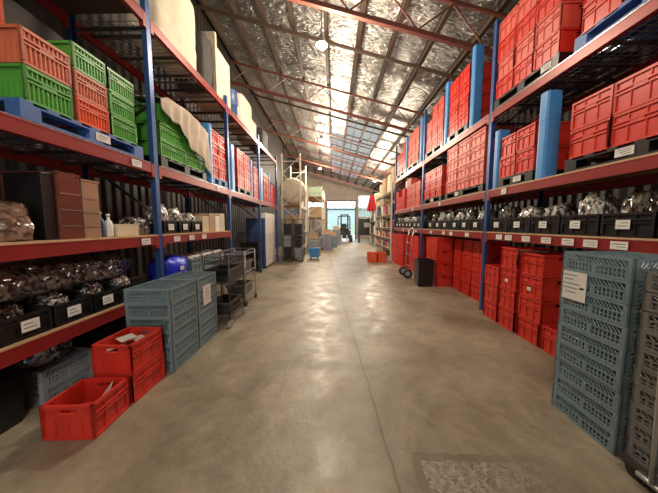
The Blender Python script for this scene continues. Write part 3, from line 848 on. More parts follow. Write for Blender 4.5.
# beige cloth draped over them
g = G(); nu, nv = 44, 40; zt = z+.151+3*.237+.012
vs = []
for j in range(nv+1):
    t = j/nv; y = 3.505 + 1.29*t
    hang = .10 + .11*max(0, math.sin(t*3)) + .60*t**1.1 + .05*math.sin(t*14)
    bulge = .19*max(0, math.sin((y-3.5)*2.3+.15))
    for i in range(nu+1):
        s_ = i/nu
        Ltop = .62; Ltot = Ltop + hang; d = s_*Ltot
        if d < Ltop:
            x = -3.02 + d; zz = zt + .02 + .05*abs(noise.noise(Vector((x*4, y*4, 0)))) + bulge*(1 if Ltop-d > .1 else .62+3.8*(Ltop-d))
        else:
            e = d - Ltop; x = -2.40 + .045 + .035*noise.noise(Vector((y*6, e*1.5, 3)))*min(1, e*5) + .014*math.sin(y*26+e*4)*min(1, e*6); zz = zt + .02 + bulge*.62 - e
        vs.append((x, y, zz))
fs = [(j*(nu+1)+i, j*(nu+1)+i+1, (j+1)*(nu+1)+i+1, (j+1)*(nu+1)+i) for j in range(nv) for i in range(nu)]
g.add(vs, fs)
o = ob('draped_cloth', g.mesh('draped_cloth', M['cloth'], True)); sm = o.modifiers.new('t','SOLIDIFY'); sm.thickness = .006
tag(o, 'beige cloth draped over the green crates on the upper left shelf', 'cloth')
guard(-2.47, 4.835, z, 1.12, 'blue column guard on left shelf beside the cloth-draped green crates', d=.12)
pallet(-1, 4.88, 5.62, z, 'bluepallet', 'small blue pallet under red crates, upper left shelf past the cloth', 'plastic pallets')
stack(-1, 4.90, 5.60, z+.151, 2, 4, .235, 'red', 'small blue pallet, upper left shelf', 'red crates on upper left shelf', depth=.5)
guard(-2.52, 6.02, z, 1.1, 'blue column guard on left shelf just past the second blue post', d=.2)
pallet(-1, 6.25, 7.3, z, 'black', 'black pallet between second and third guards, upper left shelf', 'plastic pallets')
stack(-1, 6.28, 7.28, z+.151, 2, 4, .24, 'red', 'pallet between second and third guards, left shelf', 'red crates on upper left shelf', depth=.5)
guard(-2.52, 7.42, z, 1.1, 'third blue column guard along the upper left shelf')
stack(-1, 7.55, 8.03, z, 1, 4, .24, 'red', 'single column before the fourth left post, upper shelf', 'red crates on upper left shelf', depth=.5)
guard(-2.52, 8.46, z, 1.1, 'fourth blue column guard along the upper left shelf', d=.26)
stack(-1, 8.65, 9.35, z, 2, 4, .25, 'red', 'between fourth and fifth guards, left shelf', 'red crates on upper left shelf', depth=.5)
guard(-2.52, 9.48, z, 1.1, 'fifth blue column guard, last on the upper left shelf')
stack(-1, 9.62, 10.45, z, 2, 3, .25, 'red', 'far end of the upper left shelf', 'red crates on upper left shelf', depth=.5)

# top level, left
OFF = 0.0
def softbox(w, d, h, m, seed, amp=.03, name='wrapped'):
    import bmesh
    bm = bmesh.new(); bmesh.ops.create_cube(bm, size=1.0); bmesh.ops.subdivide_edges(bm, edges=bm.edges[:], cuts=9, use_grid_fill=True)
    for v in bm.verts:
        p = v.co.copy(); q = Vector((p.x*w, p.y*d, (p.z+.5)*h))
        r_ = max(abs(p.x), abs(p.y)) ; k = 1 - .10*(abs(p.x)*2)**4*(abs(p.y)*2)**4
        n = noise.noise_vector(Vector((q.x*4+seed*3, q.y*4, q.z*4)))
        q.x *= k; q.y *= k
        q += Vector((n.x, n.y, n.z if p.z > -.49 else 0))*amp
        if p.z > .3: q.z -= .06*((abs(p.x)*2)**4 + (abs(p.y)*2)**4)*h*.5
        if q.z < 0: q.z = 0
        v.co = q
    me = bpy.data.meshes.new(name); bm.to_mesh(me); bm.free(); me.materials.append(M[m])
    for p in me.polygons: p.use_smooth = True
    return me
tag(ob('dark_tarp', softbox(.32, 1.15, 1.15, 'darkcloth', 81, .04), None, (-3.20, 2.58, ZU+.152)), 'dark tarpaulin heap behind the coloured crates on the upper left shelf', 'tarpaulin')
z = ZT
tag(ob('wrapped_bale', softbox(.5, 1.15, 1.2, 'cream', 1), None, (-2.72, 4.22, z)), 'big cream cloth-wrapped bale on the top left shelf', 'bale')
tag(ob('dark_tarp_bale', softbox(.80, 1.9, .5, 'darkcloth', 2, .02), None, (-2.91, 2.1, z+.004)), 'dark tarpaulin bundle on the top left shelf at the frame edge', 'bundle')
tag(ob('dark_tarp_bale', softbox(.6, .42, .95, 'darkcloth', 3), None, (-2.75, 5.10, z)), 'dark wrapped bundle between the cream bale and the pale board', 'bundle')
tag(ob('pale_board', G().box(-.45,.45,-.035,.035,0,1.25).mesh('pale_board', M['beigeboard']), None, (-2.88, 5.42, z), .0, .006), 'upright pale flat board across the top left shelf', 'board')
g = G().box(-.3,.3,-.36,.36,0,1.1); g.box(-.302,.302,-.02,.02,.02,1.102,0)
tag(ob('tall_carton', g.mesh('tall_carton', M['beigeboard']), None, (-2.80, 5.90, z), .0, .004), 'tall pale carton standing past the flat board, top left shelf', 'carton')
tag(ob('blue_drum', G().lathe([(.20,0),(.22,.03),(.22,.30),(.23,.31),(.22,.33),(.22,.62),(.23,.63),(.21,.66),(.19,.66)]).mesh('blue_drum', M['navy'], True), None, (-2.66, 6.55, z)), 'dark blue drum between pale carton and cream boxes, top left shelf', 'drum')
tag(ob('wrapped_box', softbox(.55,.9,.85,'cream',5,.02), None, (-2.72, 7.35, z)), 'cream wrapped box on top left shelf past the blue drum', 'box')
tag(ob('wrapped_box', softbox(.5,.7,.65,'cream',6,.03), None, (-2.82, 8.32, z)), 'tan wrapped bundle next to the cream box, top left shelf', 'bundle')
tag(ob('wrapped_box', softbox(.5,.9,.7,'darkcloth',7,.03), None, (-2.72, 9.3, z)), 'dark covered bundle at the far end of the top left shelf', 'bundle')

# waist level, left
z = SP[1.45]
tag(ob('bagged_chairs', blob_mesh(11, .5, .30, .34, 'film_brown', amp=.2, fr=3.5, name='bag'), None, (-2.70, 1.90, z)), 'brown-tinted crumpled plastic bag on waist-high left shelf at the frame edge', 'plastic bag')
tag(ob('clear_tub', tub(G(), .36, .32, .5).mesh('clear_tub', M['tub']), None, (-3.18, 1.93, z)), 'translucent grey tub behind the brown-tinted bag', 'tub')
g = G(); g.box(-.16,.16,-.045,.045,0,.56); g.box(-.165,.165,-.045,.045,.56,.575)
for sx in (-1,1): g.box(sx*.158-.004, sx*.158+.004, -.05, -.04, 0, .57)
tag(ob('dark_box', g.mesh('dark_box', M['black']), None, (-2.62, 2.125, z), .0, .006), 'tall black box beside the shiny brown one, waist-high left shelf', 'box')
def tallbox(y, d, h, m, lab, nm):
    g = G(); g.box(-.26,.26,-d/2,d/2,0,h); 
    o = ob(nm, g.mesh(nm, M[m]), None, (-2.70, y, z), 0, .008); tag(o, lab, 'box')
    ob('lid', G().box(-.265,.265,-d/2-.004,d/2+.004,h,h+.02).mesh('lid', M[m]), o)
    for i in range(3): ob('trim_strip', G().box(.261,.266,-d/2+.012,d/2-.012,h*(.2+.25*i),h*(.2+.25*i)+.008).mesh('trim_strip', M['steel']), o)
tallbox(2.285, .20, .585, 'brown', 'tall shiny brown box standing on the waist-high left shelf', 'lacquered_box')
tallbox(2.485, .17, .555, 'tan', 'tall tan metallic box beside the shiny brown one', 'metal_box')
# bottles
BO = G().lathe([(.035,0),(.04,.01),(.04,.15),(.03,.19),(.014,.21),(.014,.24)], n=14).mesh('spray_bottle', M['navy'], True)
BW = G().lathe([(.035,0),(.04,.01),(.04,.13),(.03,.17),(.014,.19),(.014,.22)], n=14).mesh('bottle', M['white'], True)
CAP = G().lathe([(.018,0),(.018,.03),(.01,.035)], n=12).mesh('cap', M['white'], True)
for i, (x, y, w) in enumerate(((-2.50, 2.62, 0), (-2.49, 2.71, 1), (-2.62, 2.68, 0))):
    o = tag(ob('bottle', BW if w else BO, None, (x, y, z)), ('dark blue bottle with white cap just past the tan box', 'white bottle before the beige carton, waist-high left shelf', 'dark blue bottle standing behind the other two bottles')[i], 'bottle', 'bottles on left shelf')
    ob('cap', CAP, o, (0,0,.218 if w else .238))
g = G().box(-.2,.2,-.15,.15,0,.14); g.box(-.2,.2,-.01,.01,.139,.141)
tag(ob('small_carton', g.mesh('small_carton', M['beigeboard']), None, (-2.65, 2.93, z), 0, .004), 'low beige carton just before the blue post, waist-high left shelf', 'carton')
tag(ob('dark_bundle', softbox(.4,.5,.4,'darkcloth',9,.03), None, (-3.16, 2.92, z)), 'dark bundle behind the low beige carton', 'bundle')
tag(ob('grey_toolbox', blob_mesh(12, .3, .26, .24, 'film_grey', amp=.2), None, (-2.62, 3.235, z)), 'small grey crumpled bag against the first left post', 'plastic bag')
# bay two, waist level
for i, y in enumerate((3.68, 4.04, 4.40)):
    me = cr('storage_crate', .4, .34, .20, 'black')
    o = put(('storage_crate', me, []), (-2.63, y, z), 'black crate on waist-high left shelf past the first post, %s' % ordn(i), 'crate', 'black crates beyond first left post')
    ob('label_card', CARDS, o, (.203, 0, .1))
    b = ob('clear_bag', BAGS[(3,5,3)[i]][0], None, (-2.63, y, z+.022), i*1.57); b.scale = (.80, .70, 1.65 - .2*i)
    tag(b, 'whitish clear bag bulging from %s crate past the first left post' % ordn(i), 'plastic bag', 'white bags beyond first left post')
for i, (y, h, w) in enumerate(((4.74, .30, .24), (4.99, .36, .22), (5.23, .32, .2), (5.46, .38, .22))):
    g = G().box(-.2,.2,-w/2,w/2,0,h); g.box(-.201,.201,-.012,.012,.01,h+.001)
    tag(ob('small_carton', g.mesh('small_carton', M[('beigeboard','board','paper','beigeboard')[i]]), None, (-2.65, y, z), 0, .004), 'small pale carton at far end of waist-high left shelf, %s in row' % ordn(i), 'carton', 'cartons on waist-high left shelf')
# bottom shelf, left
z = SP[.68]
shelf_crates(-1, [1.5+.36*i for i in range(5)], z, .20, .355, 'lowest left shelf', 'black crates on lowest left shelf', 'bags on lowest left shelf', lambda i: ordn(i) + ' from the frame edge', depth=.5, bagscale=.85)
tag(ob('glassware_bag', blob_mesh(21, .44, 1.7, .26, 'film_dark', amp=.16, fr=5, sub=4), None, (-2.72, 2.25, z+.31)), 'long dark plastic-wrapped bundle lying over the lowest shelf bags', 'plastic bag')
tag(ob('blue_bag', blob_mesh(22, .42, .56, .42, 'bluebag', amp=.16, fr=2.2, name='blue_bag'), None, (-2.63, 3.86, z)), 'bright royal blue plastic bag on the lowest left shelf', 'plastic bag')
ob('white_label', G().box(-.002,.002,-.05,.05,-.03,.03).mesh('white_label', M['paper']), bpy.data.objects['blue_bag'], (.225, 0, .22))
for i, y in enumerate((4.40, 4.84, 5.28)):
    me = cr('basket', .42, .41, .30, 'bluegrey')
    put(('basket', me, []), (-2.66, y, z), 'blue-grey basket heaped with folded napkins, %s past the blue bag' % ordn(i), 'basket', 'napkin baskets')
    for q in range(14):
        g = None
        o = ob('napkin_roll', None, None, (0,0,0))
    # napkins individually rolled
NAP = G().tube([(-.06,0,0),(0,0,.008),(.06,0,0)], [.022,.026,.02], 8).mesh('napkin_roll', M['paper'], True)
for o in [o for o in bpy.data.objects if o.name.startswith('napkin_roll')]: bpy.data.objects.remove(o)
for i, y in enumerate((4.40, 4.84, 5.28)):
    for a in range(3):
        for b in range(4):
            o = ob('napkin_roll', NAP, None, (-2.66+(a-1)*.125, y+(b-1.5)*.085, z+.318+.012*((a+b) % 2)), .1*((a*b) % 3-1))
            tag(o, 'cream rolled napkin heaped in the %s blue-grey basket' % ordn(i), 'napkin', 'napkin rolls in %s basket' % ordn(i))
    f = ob('napkin_bed', softbox(.35,.34,.255,'cream',30+i,.003), None, (-2.66, y, z+.018)); tag(f, 'bed of cream folded cloth filling the %s blue-grey basket' % ordn(i), 'napkins', None, 'stuff')

# floor, left
RC = crate(.38, .35, .275, M['red'], 'folding_crate'); RC2 = crate(.36, .41, .272, M['red'], 'folding_crate')
put(('folding_crate', RC, []), (-1.97, 1.845, 0), 'open red crate alone on the floor with a white packet inside', 'crate', 'red crates on floor at left', R(3))
put(('folding_crate', RC2, []), (-1.955, 2.26, 0), 'red crate on the floor at left, lower of the stack of two', 'crate', 'red crates on floor at left')
put(('folding_crate', RC2, []), (-1.955, 2.26, .273), 'red crate at left, upper of the two, holding papers', 'crate', 'red crates on floor at left', R(-1))
g = G().box(-.07,.07,-.05,.05,0,.004); g.box(-.05,.03,-.04,-.03,.004,.0045,1)
o = tag(ob('white_packet', g.mesh('white_packet', [M['paper'], M['ink']]), None, (-1.90, 1.93, .20)), 'white packet sticking up inside the lone open red crate', 'packet'); o.rotation_euler = (R(15), R(-55), R(20))
o = tag(ob('red_bag', blob_mesh(33, .18, .16, .12, 'redcloth', amp=.15, name='bag'), None, (-2.03, 1.86, .016)), 'crumpled red bag in the bottom of the lone open crate', 'bag')
for i, (x, y, r_) in enumerate(((-2.05, 2.22, .4), (-1.93, 2.36, -.5), (-2.0, 2.3, 1.2))):
    o = tag(ob('paper_sheet', G().box(-.07,.07,-.05,.05,0,.003).mesh('paper_sheet', M['paper']), None, (x, y-.02, .45+.03*i)), 'white paper sheet in the upper red crate, %s of the heap' % ('bottom','middle','top')[i], 'paper', 'papers in the upper red crate')
    o.rotation_euler = (R(8*i-6), R(-10+6*i), r_)
tag(ob('paper_heap', blob_mesh(34, .30, .34, .15, 'film_dark', amp=.12, name='bag'), None, (-1.955, 2.26, .292)), 'dark plastic bag under the papers in upper red crate', 'bag')
for j, yc in enumerate((2.78, 3.30)):
    for k in range(6):
        o = put(('glass_rack', RACKM, []), (-1.97+random.uniform(-.004,.004), yc+random.uniform(-.004,.004), k*.1535), 'blue-grey glass rack, %s of the %s left stack' % (('bottom','second','third','fourth','fifth','top')[k], ('first','second')[j]) + (' beside red crates' if j == 0 else ' with notice'),
            'glass rack', 'left stacks of glass racks')
        if j == 1 and k == 4:
            cm = G().box(-.0015,.0015,-.10,.10,-.13,.13)
            for i in range(4): cm.box(-.0022,.0022,-.05,.05-.01*i,.07-i*.04,.076-i*.04,1)
            ob('label_card', cm.mesh('label_card', [M['paper'], M['ink']]), o, (.258, -.04, .05))
# under the rack
for i, (y, h, m_, lab) in enumerate(((1.42, .42, 'black', 'dark covered tub on the floor under the left rack, frame edge'), (1.95, .34, 'greyplastic', 'grey slotted crate on the floor under the left rack'))):
    pass
tag(ob('dark_tub', tub(G(), .62, .52, .40).mesh('dark_tub', M['black']), None, (-2.82, 1.62, 0)), 'open dark tub on the floor under the left rack, frame edge', 'tub')
g5 = lattice(.55, .45, .16, M['greyplastic'], 'slotted_crate')
for k in range(2): put(('slotted_crate', g5, []), (-2.80, 2.22, k*.162), 'dull grey slotted crate under left rack, %s of two behind red crates' % ('bottom','top')[k], 'crate', 'grey crates under left rack')
tag(ob('clear_bag', blob_mesh(40, .42, .40, .25, 'film_grey', amp=.2), None, (-2.80, 2.22, .326)), 'crumpled clear bag on the grey crates under the left rack', 'plastic bag')
tag(ob('dark_tub', tub(G(), .6, .5, .45).mesh('dark_tub', M['black']), None, (-2.85, 2.80, 0)), 'dark tub on the floor under left rack behind the glass racks', 'tub')

# wire trolley beyond the glass racks
t = tag(ob('wire_trolley', None, None, (-1.80, 4.02, 0)), 'tall wire trolley on castors past the blue-grey glass racks', 'trolley')
W, D = .40, .60
for sx in (-1, 1):
    for sy in (-1, 1):
        x, y = sx*W/2, sy*D/2
        ob('post', G().tube([(x,y,.12),(x,y,1.14)], .012, 8).mesh('post', M['darksteel'], True), t)
        w = ob('castor', G().tube([(x-.016,y,.055),(x+.016,y,.055)], .055, 16).mesh('castor', M['greyplastic']), t)
        ob('fork', G().box(x-.024,x+.024,y-.02,y+.02,.09,.125).mesh('fork', M['steel']), w)
def wirepanel(w, d, z, n=9, m_=9, h=0):
    g = G()
    for i in range(n+1): x = -w/2 + w*i/n; g.box(x-.003,x+.003,-d/2,d/2,z,z+.006)
    for i in range(m_+1): y = -d/2 + d*i/m_; g.box(-w/2,w/2,y-.003,y+.003,z+.006,z+.012)
    return g
for z_ in (.16, .68, .99):
    g = wirepanel(W, D, z_)
    for zz in (z_+.05, z_+.12):
        g.bar((-W/2,-D/2,zz),(W/2,-D/2,zz),.008); g.bar((-W/2,D/2,zz),(W/2,D/2,zz),.008); g.bar((-W/2,-D/2,zz),(-W/2,D/2,zz),.008); g.bar((W/2,-D/2,zz),(W/2,D/2,zz),.008)
    for i in range(13):
        y = -D/2 + D*i/12; g.bar((W/2,y,z_),(W/2,y,z_+.12),.005); x = -W/2+W*i/12; g.bar((x,-D/2,z_),(x,-D/2,z_+.12),.005)
    ob('wire_shelf', g.mesh('wire_shelf', M['darksteel']), t)
tag(ob('black_tub', tub(G(), .34, .5, .22).mesh('black_tub', M['black']), None, (-1.80, 4.02, .694)), 'black tub on the middle shelf of the wire trolley', 'tub')
tag(ob('black_tub', tub(G(), .34, .5, .20).mesh('black_tub', M['darkcloth']), None, (-1.80, 4.02, .174)), 'dark tub on the bottom shelf of the wire trolley', 'tub')
# second slim trolley
t = tag(ob('wire_trolley', None, None, (-1.92, 5.0, 0)), 'slimmer grey wire trolley behind the first trolley', 'trolley')
for sx in (-1,1):
    for sy in (-1,1):
        x, y = sx*.22, sy*.3
        ob('post', G().tube([(x,y,.1),(x,y,1.08)], .012, 8).mesh('post', M['steel'], True), t)
        ob('castor', G().tube([(x-.014,y,.05),(x+.014,y,.05)], .05, 14).mesh('castor', M['rubber']), t)
for z_ in (.14, .6, 1.02):
    g = wirepanel(.44, .6, z_); 
    for a in (-1,1): g.bar((-.22,a*.3,z_+.08),(.22,a*.3,z_+.08),.01); g.bar((a*.22,-.3,z_+.08),(a*.22,.3,z_+.08),.01)
    ob('wire_shelf', g.mesh('wire_shelf', M['steel']), t)
for k, z_ in enumerate((.154, .614)):
    tag(ob('grey_tub', tub(G(), .36, .5, .26).mesh('grey_tub', M['browngrey']), None, (-1.92, 5.0, z_)), 'grey tub on the %s shelf of the slimmer trolley' % ('bottom','middle')[k], 'tub')

# wire cage cart in front of tall cabinets
def cage(W, D, H, m, n=8, nz=10, solid=None):
    g = G(); b = .02
    for sx in (-1,1):
        for sy in (-1,1): g.box(sx*W/2-b/2, sx*W/2+b/2, sy*D/2-b/2, sy*D/2+b/2, .12, H)
    for zz in (.13, H*.52, H-.01):
        for s_ in (-1,1): g.bar((-W/2,s_*D/2,zz),(W/2,s_*D/2,zz),b); g.bar((s_*W/2,-D/2,zz),(s_*W/2,D/2,zz),b)
    for i in range(1,n):
        x = -W/2+W*i/n; y = -D/2+D*i/n
        for s_ in (-1,1): g.box(x-.003,x+.003,s_*D/2-.003,s_*D/2+.003,.13,H-.01); g.box(s_*W/2-.003,s_*W/2+.003,y-.003,y+.003,.13,H-.01)
    for i in range(1,nz):
        zz = .13+(H-.14)*i/nz
        for s_ in (-1,1): g.box(-W/2,W/2,s_*D/2-.003,s_*D/2+.003,zz-.003,zz+.003); g.box(s_*W/2-.003,s_*W/2+.003,-D/2,D/2,zz-.003,zz+.003)
    return g
def cart(loc, W, D, H, label, m='darksteel', n=8):
    o = tag(ob('roll_cage', None, None, loc), label, 'roll cage', 'roll cages')
    ob('cage_sides', cage(W, D, H, m, n).mesh('cage_sides', M[m]), o)
    ob('base', G().box(-W/2,W/2,-D/2,D/2,.10,.125).mesh('base', M[m]), o)
    for sx in (-1,1):
        for sy in (-1,1): ob('castor', G().tube([(sx*(W/2-.06)-.015,sy*(D/2-.07),.05),(sx*(W/2-.06)+.015,sy*(D/2-.07),.05)], .05, 14).mesh('castor', M['rubber']), o)
    return o
cart((-2.88, 8.60, 0), .70, .5, 1.35, 'dark wire roll cage in front of the tall navy-sided cabinets')
for k in range(2):
    tag(ob('dark_tub', tub(G(), .6, .45, .42).mesh('dark_tub', M['black']), None, (-2.88, 8.60, .127+k*.45)), 'black tub in the wire roll cage before the navy cabinets, %s' % ('lower','upper')[k], 'tub')
# tall cabinets with navy end
for k in range(3):
    y = 9.25 + k*.46
    o = tag(ob('tall_cabinet', None, None, (-2.82, y, 0)), ('tall white cabinet showing a navy end panel towards the camera', 'middle tall white cabinet in the row under the left rack', 'last tall white cabinet in the row under the left rack')[k], 'cabinet', 'tall white cabinets')
    ob('body', G().box(-.36,.34,-.22,.22,.06,2.05).mesh('body', M['white']), o)
    ob('plinth', G().box(-.33,.31,-.2,.2,0,.06).mesh('plinth', M['black']), o)
    d = ob('door', G().box(.342,.362,-.215,.215,.08,2.03).mesh('door', M['white']), o)
    ob('handle', G().tube([(.375,-.16,.95),(.385,-.16,1.05),(.385,-.16,1.2),(.375,-.16,1.3)], .009, 8).mesh('handle', M['steel']), d)
    if k == 0: ob('end_panel', G().box(-.36,.34,-.24,-.222,.06,1.85).mesh('end_panel', M['navy']), o)['label'] = 'navy blue end panel'
# dark roll cages at the end of the left rack
for k in range(2):
    x = -1.98 + .48*k - .02
    cart((x, 11.0, 0), .42, .6, 1.85, 'tall black roll cage before the cream tower, %s' % ('left of pair','right of pair')[k], 'darksteel', 5)
    for q in range(3):
        tag(ob('dark_tub', tub(G(), .33, .5, .48).mesh('dark_tub', M[('black','greyplastic','black')[(q+k) % 3]]), None, (x, 11.0, .127+q*.52)), 'dark tub in the %s tall roll cage, %s' % (('left','right')[k], ('bottom','middle','top')[q]), 'tub', 'tubs in tall roll cages')

# cream rack tower
t = rack('cream_rack', -1.5, -1, .92, [11.7, 14.2], 4.9, [(.5,'ply',0,0),(1.35,'ply',0,0),(2.55,'ply',0,0)], 'cream-painted tall rack tower at the end of the left racking', (M['whitesteel'], M['whitesteel']))
g = G(); pts = []
for (r_, y) in ((.05,-.45),(.50,-.47),(.62,-.36),(.64,0),(.62,.36),(.50,.47),(.05,.45)):
    pts.append([(r_*(1+.02*math.sin(k*2.1))*math.cos(2*math.pi*k/28), y, r_*math.sin(2*math.pi*k/28)) for k in range(28)])
vs = [p for rg in pts for p in rg]; fs = [(i*28+k, i*28+(k+1)%28, (i+1)*28+(k+1)%28, (i+1)*28+k) for i in range(6) for k in range(28)]; fs += [tuple(range(28))[::-1], tuple(6*28+k for k in range(28))]
g.add(vs, fs)
for rr in (.2, .35, .5): g.tube([(rr*math.cos(a), -.478, rr*math.sin(a)) for a in [2*math.pi*k/28 for k in range(28)]], .012, 6, closed=True)
o = tag(ob('wrapped_coil', g.mesh('wrapped_coil', M['cream'], True), None, (-1.96, 12.35, 2.57+.64+.03)), 'big round cream wrapped coil on the cream rack tower', 'coil')
tag(ob('wrapped_coil', softbox(.7,.8,1.1,'cream',50,.03), None, (-1.96, 13.45, 2.571)), 'cream wrapped bale behind the round coil on the tower', 'bale')
for k, (y, h, m_) in enumerate(((12.2,.7,'board'),(12.95,.5,'purple'),(13.6,.75,'board'))):
    tag(ob('carton', G().box(-.32,.32,-.3,.3,0,h).mesh('carton', M[m_]), None, (-1.96, y, 1.371), 0, .006), 'box on the middle shelf of the cream tower, %s from the front' % ordn(k), 'box', 'boxes on the cream tower')
    tag(ob('carton', G().box(-.32,.32,-.3,.3,0,.6).mesh('carton', M[('purple','greyplastic','board')[k]]), None, (-1.96, y, .521), 0, .006), 'box on the low shelf of the cream tower, %s from the front' % ordn(k), 'box', 'boxes on the cream tower')
# blue dolly tub
o = tag(ob('blue_tub_dolly', tub(G(), .5, .42, .42, .012, .05).mesh('blue_tub', M['guard']), None, (-.88, 11.6, .10)), 'bright blue tub on wheels at the foot of the cream tower', 'tub')
for x in (-.16,.16):
    for y in (-.13,.13): ob('wheel', G().tube([(x-.015,y,-.05),(x+.015,y,-.05)], .05, 12).mesh('wheel', M['rubber']), o)
ob('handle', G().tube([(-.2,.2,.42),(-.2,.26,.75),(.2,.26,.75),(.2,.2,.42)], .012, 8).mesh('handle', M['steel'], True), o)
# far left: pallets, bins, orange-beamed rack
rack('orange_rack', -.75, -1, 1.1, [18.0, 20.6, 23.2], 4.4, [(2.15,'ply',0,1),(3.65,'ply',0,1)], 'far rack with orange beams left of the open far door', (M['whitesteel'], M['orangebeam']))
for k, (y, z_, h, m_) in enumerate(((18.8,2.171,.8,'board'),(20.0,2.171,.7,'board'),(21.6,2.171,.85,'beigeboard'),(18.8,3.671,.7,'lidgreen'),(20.0,3.671,.5,'darkcloth'),(21.8,3.671,.7,'beigeboard'))):
    tag(ob('far_carton', G().box(-.45,.45,-.45,.45,0,h).mesh('carton', M[m_]), None, (-1.3, y, z_), 0, .01), '%s on the %s orange-beamed shelf, %s along' % (('brown carton','brown carton','pale carton','pale green box','dark box','pale carton')[k], 'lower' if k < 3 else 'upper', ordn(k % 3)), 'box', 'boxes on the orange-beamed rack')
for k, (x, y, W, D, H, m_, lab) in enumerate((
    (-1.15, 15.3, .8, .9, .85, 'greyplastic', 'grey bulk bin nearest the blue tub, beyond the cream tower'),
    (-.62, 16.9, .95, .9, .75, 'purple', 'violet-grey bulk bin beside the aisle before the orange rack'),
    (-1.75, 16.6, .9, .9, 1.1, 'purple', 'taller violet-grey bulk bin at the back of the far group'),
    (-.30, 18.6, .8, .8, .8, 'greyplastic', 'grey bulk bin next to the forklift'),
    (-1.25, 16.55, .001, .001, .001, 'greyplastic', ''))):
    if not lab: continue
    g = tub(G(), W, D, H-.1, .03, .02)
    o = tag(ob('bulk_bin', g.mesh('bulk_bin', M[m_]), None, (x, y, .1)), lab, 'bin', 'bulk bins at the far left')
    for a in (-W/2+.1, 0, W/2-.1): ob('runner', G().box(a-.05,a+.05,-D/2+.04,D/2-.04,-.1,0).mesh('runner', M[m_]), o)
for k, (x, y, z_, s_, m_) in enumerate(((-1.15,15.3,.86,.55,'board'),(-.62,16.9,.76,.5,'board'),(-.30,18.6,.81,.5,'ply'))):
    tag(ob('open_carton', tub(G(), s_*1.2, s_, .35, .01, .0).mesh('open_carton', M[m_]), None, (x, y, z_-.62+.05), 0), 'open brown carton sitting in %s' % ('the bin nearest the blue tub', 'the violet-grey aisle bin', 'the bin next to the forklift')[k], 'carton', 'cartons in the bulk bins')
tag(ob('carton', G().box(-.16,.16,-.15,.15,0,.42).mesh('carton', M['board']), None, (-.82, 13.0, 0), 0, .005), 'small brown carton on the floor behind the blue tub', 'carton')

for k, (x, y, W, D, n, m_, lab) in enumerate((
    (-1.15, 14.55, .7, .5, 4, 'greyplastic', 'grey'), (-.35, 15.7, .6, .6, 5, 'purple', 'violet-grey'), (.25, 19.9, .7, .8, 6, 'greyplastic', 'grey'),
    (-.02, 17.74, .6, .6, 4, 'bluegrey', 'blue-grey'))):
    me = crate(W, D, .2, M[m_], 'stacked_tray')
    for q in range(n):
        put(('stacked_tray', me, []), (x, y, q*.202), '%s tray, %s, in the far stack %s' % (lab, ordn(q) + ' up', ('behind the small brown carton','at the aisle edge of the bulk bins','closest to the forklift','between bins and forklift')[k]), 'tray', 'stacked trays by the bulk bins')
    tag(ob('open_carton', tub(G(), W*.75, D*.75, .3, .01, .0).mesh('open_carton', M[('board','ply','beigeboard','ply')[k]]), None, (x, y, n*.202+.001)), 'open carton on top of the %s tray stack %s' % (lab, ('behind the small brown carton','at the aisle edge','closest to the forklift','between bins and forklift')[k]), 'carton', 'cartons on the tray stacks')

# forklift in front of the far door
t = tag(ob('forklift', None, None, (1.05, 23.6, 0)), 'dark forklift with raised mast parked before the open far door', 'forklift')
t.scale = (1.22, 1.1, 1.12)
g = G(); g.box(-.5,.5,-.4,1.2,.3,.95); g.box(-.55,.55,.7,1.3,.35,1.15); g.box(-.45,.45,-.4,.1,.95,1.15)
ob('body', g.mesh('body', M['machine']), t, bev=.03)
g = G()
for x in (-.25,.25): g.box(x-.05,x+.05,-.72,-.62,.1,2.3)
for z_ in (.5,1.3,2.2): g.box(-.3,.3,-.70,-.64,z_,z_+.1)
ob('mast', g.mesh('mast', M['black']), t)
g = G()
for x in (-.48,.48):
    g.bar((x,-.38,1.1),(x*.92,-.2,2.15),.05); g.bar((x,1.1,1.1),(x*.92,.8,2.15),.05); g.bar((x*.92,-.22,2.15),(x*.92,.82,2.15),.05)
for i in range(6): y = -.2+.2*i; g.bar((-.44,y,2.16),(.44,y,2.16),.04)
ob('overhead_guard', g.mesh('overhead_guard', M['black']), t)
ob('seat', G().box(-.22,.22,.25,.7,.96,1.1).box(-.22,.22,.62,.72,1.1,1.55).mesh('seat', M['black']), t, bev=.02)
for x in (-.2,.2): ob('fork', G().box(x-.06,x+.06,-1.55,-.72,.06,.10).box(x-.06,x+.06,-.76,-.72,.06,.6).mesh('fork', M['steel']), t)
for x in (-.55,.55):
    for y, r_ in ((-.3,.3),(1.0,.24)):
        ob('wheel', G().tube([(x-.09,y,r_),(x+.09,y,r_)], r_, 20).mesh('wheel', M['rubber']), t)
ob('headlamp', G().box(-.46,-.36,-.43,-.40,1.0,1.1).box(.36,.46,-.43,-.40,1.0,1.1).mesh('headlamp', M['paper']), t)

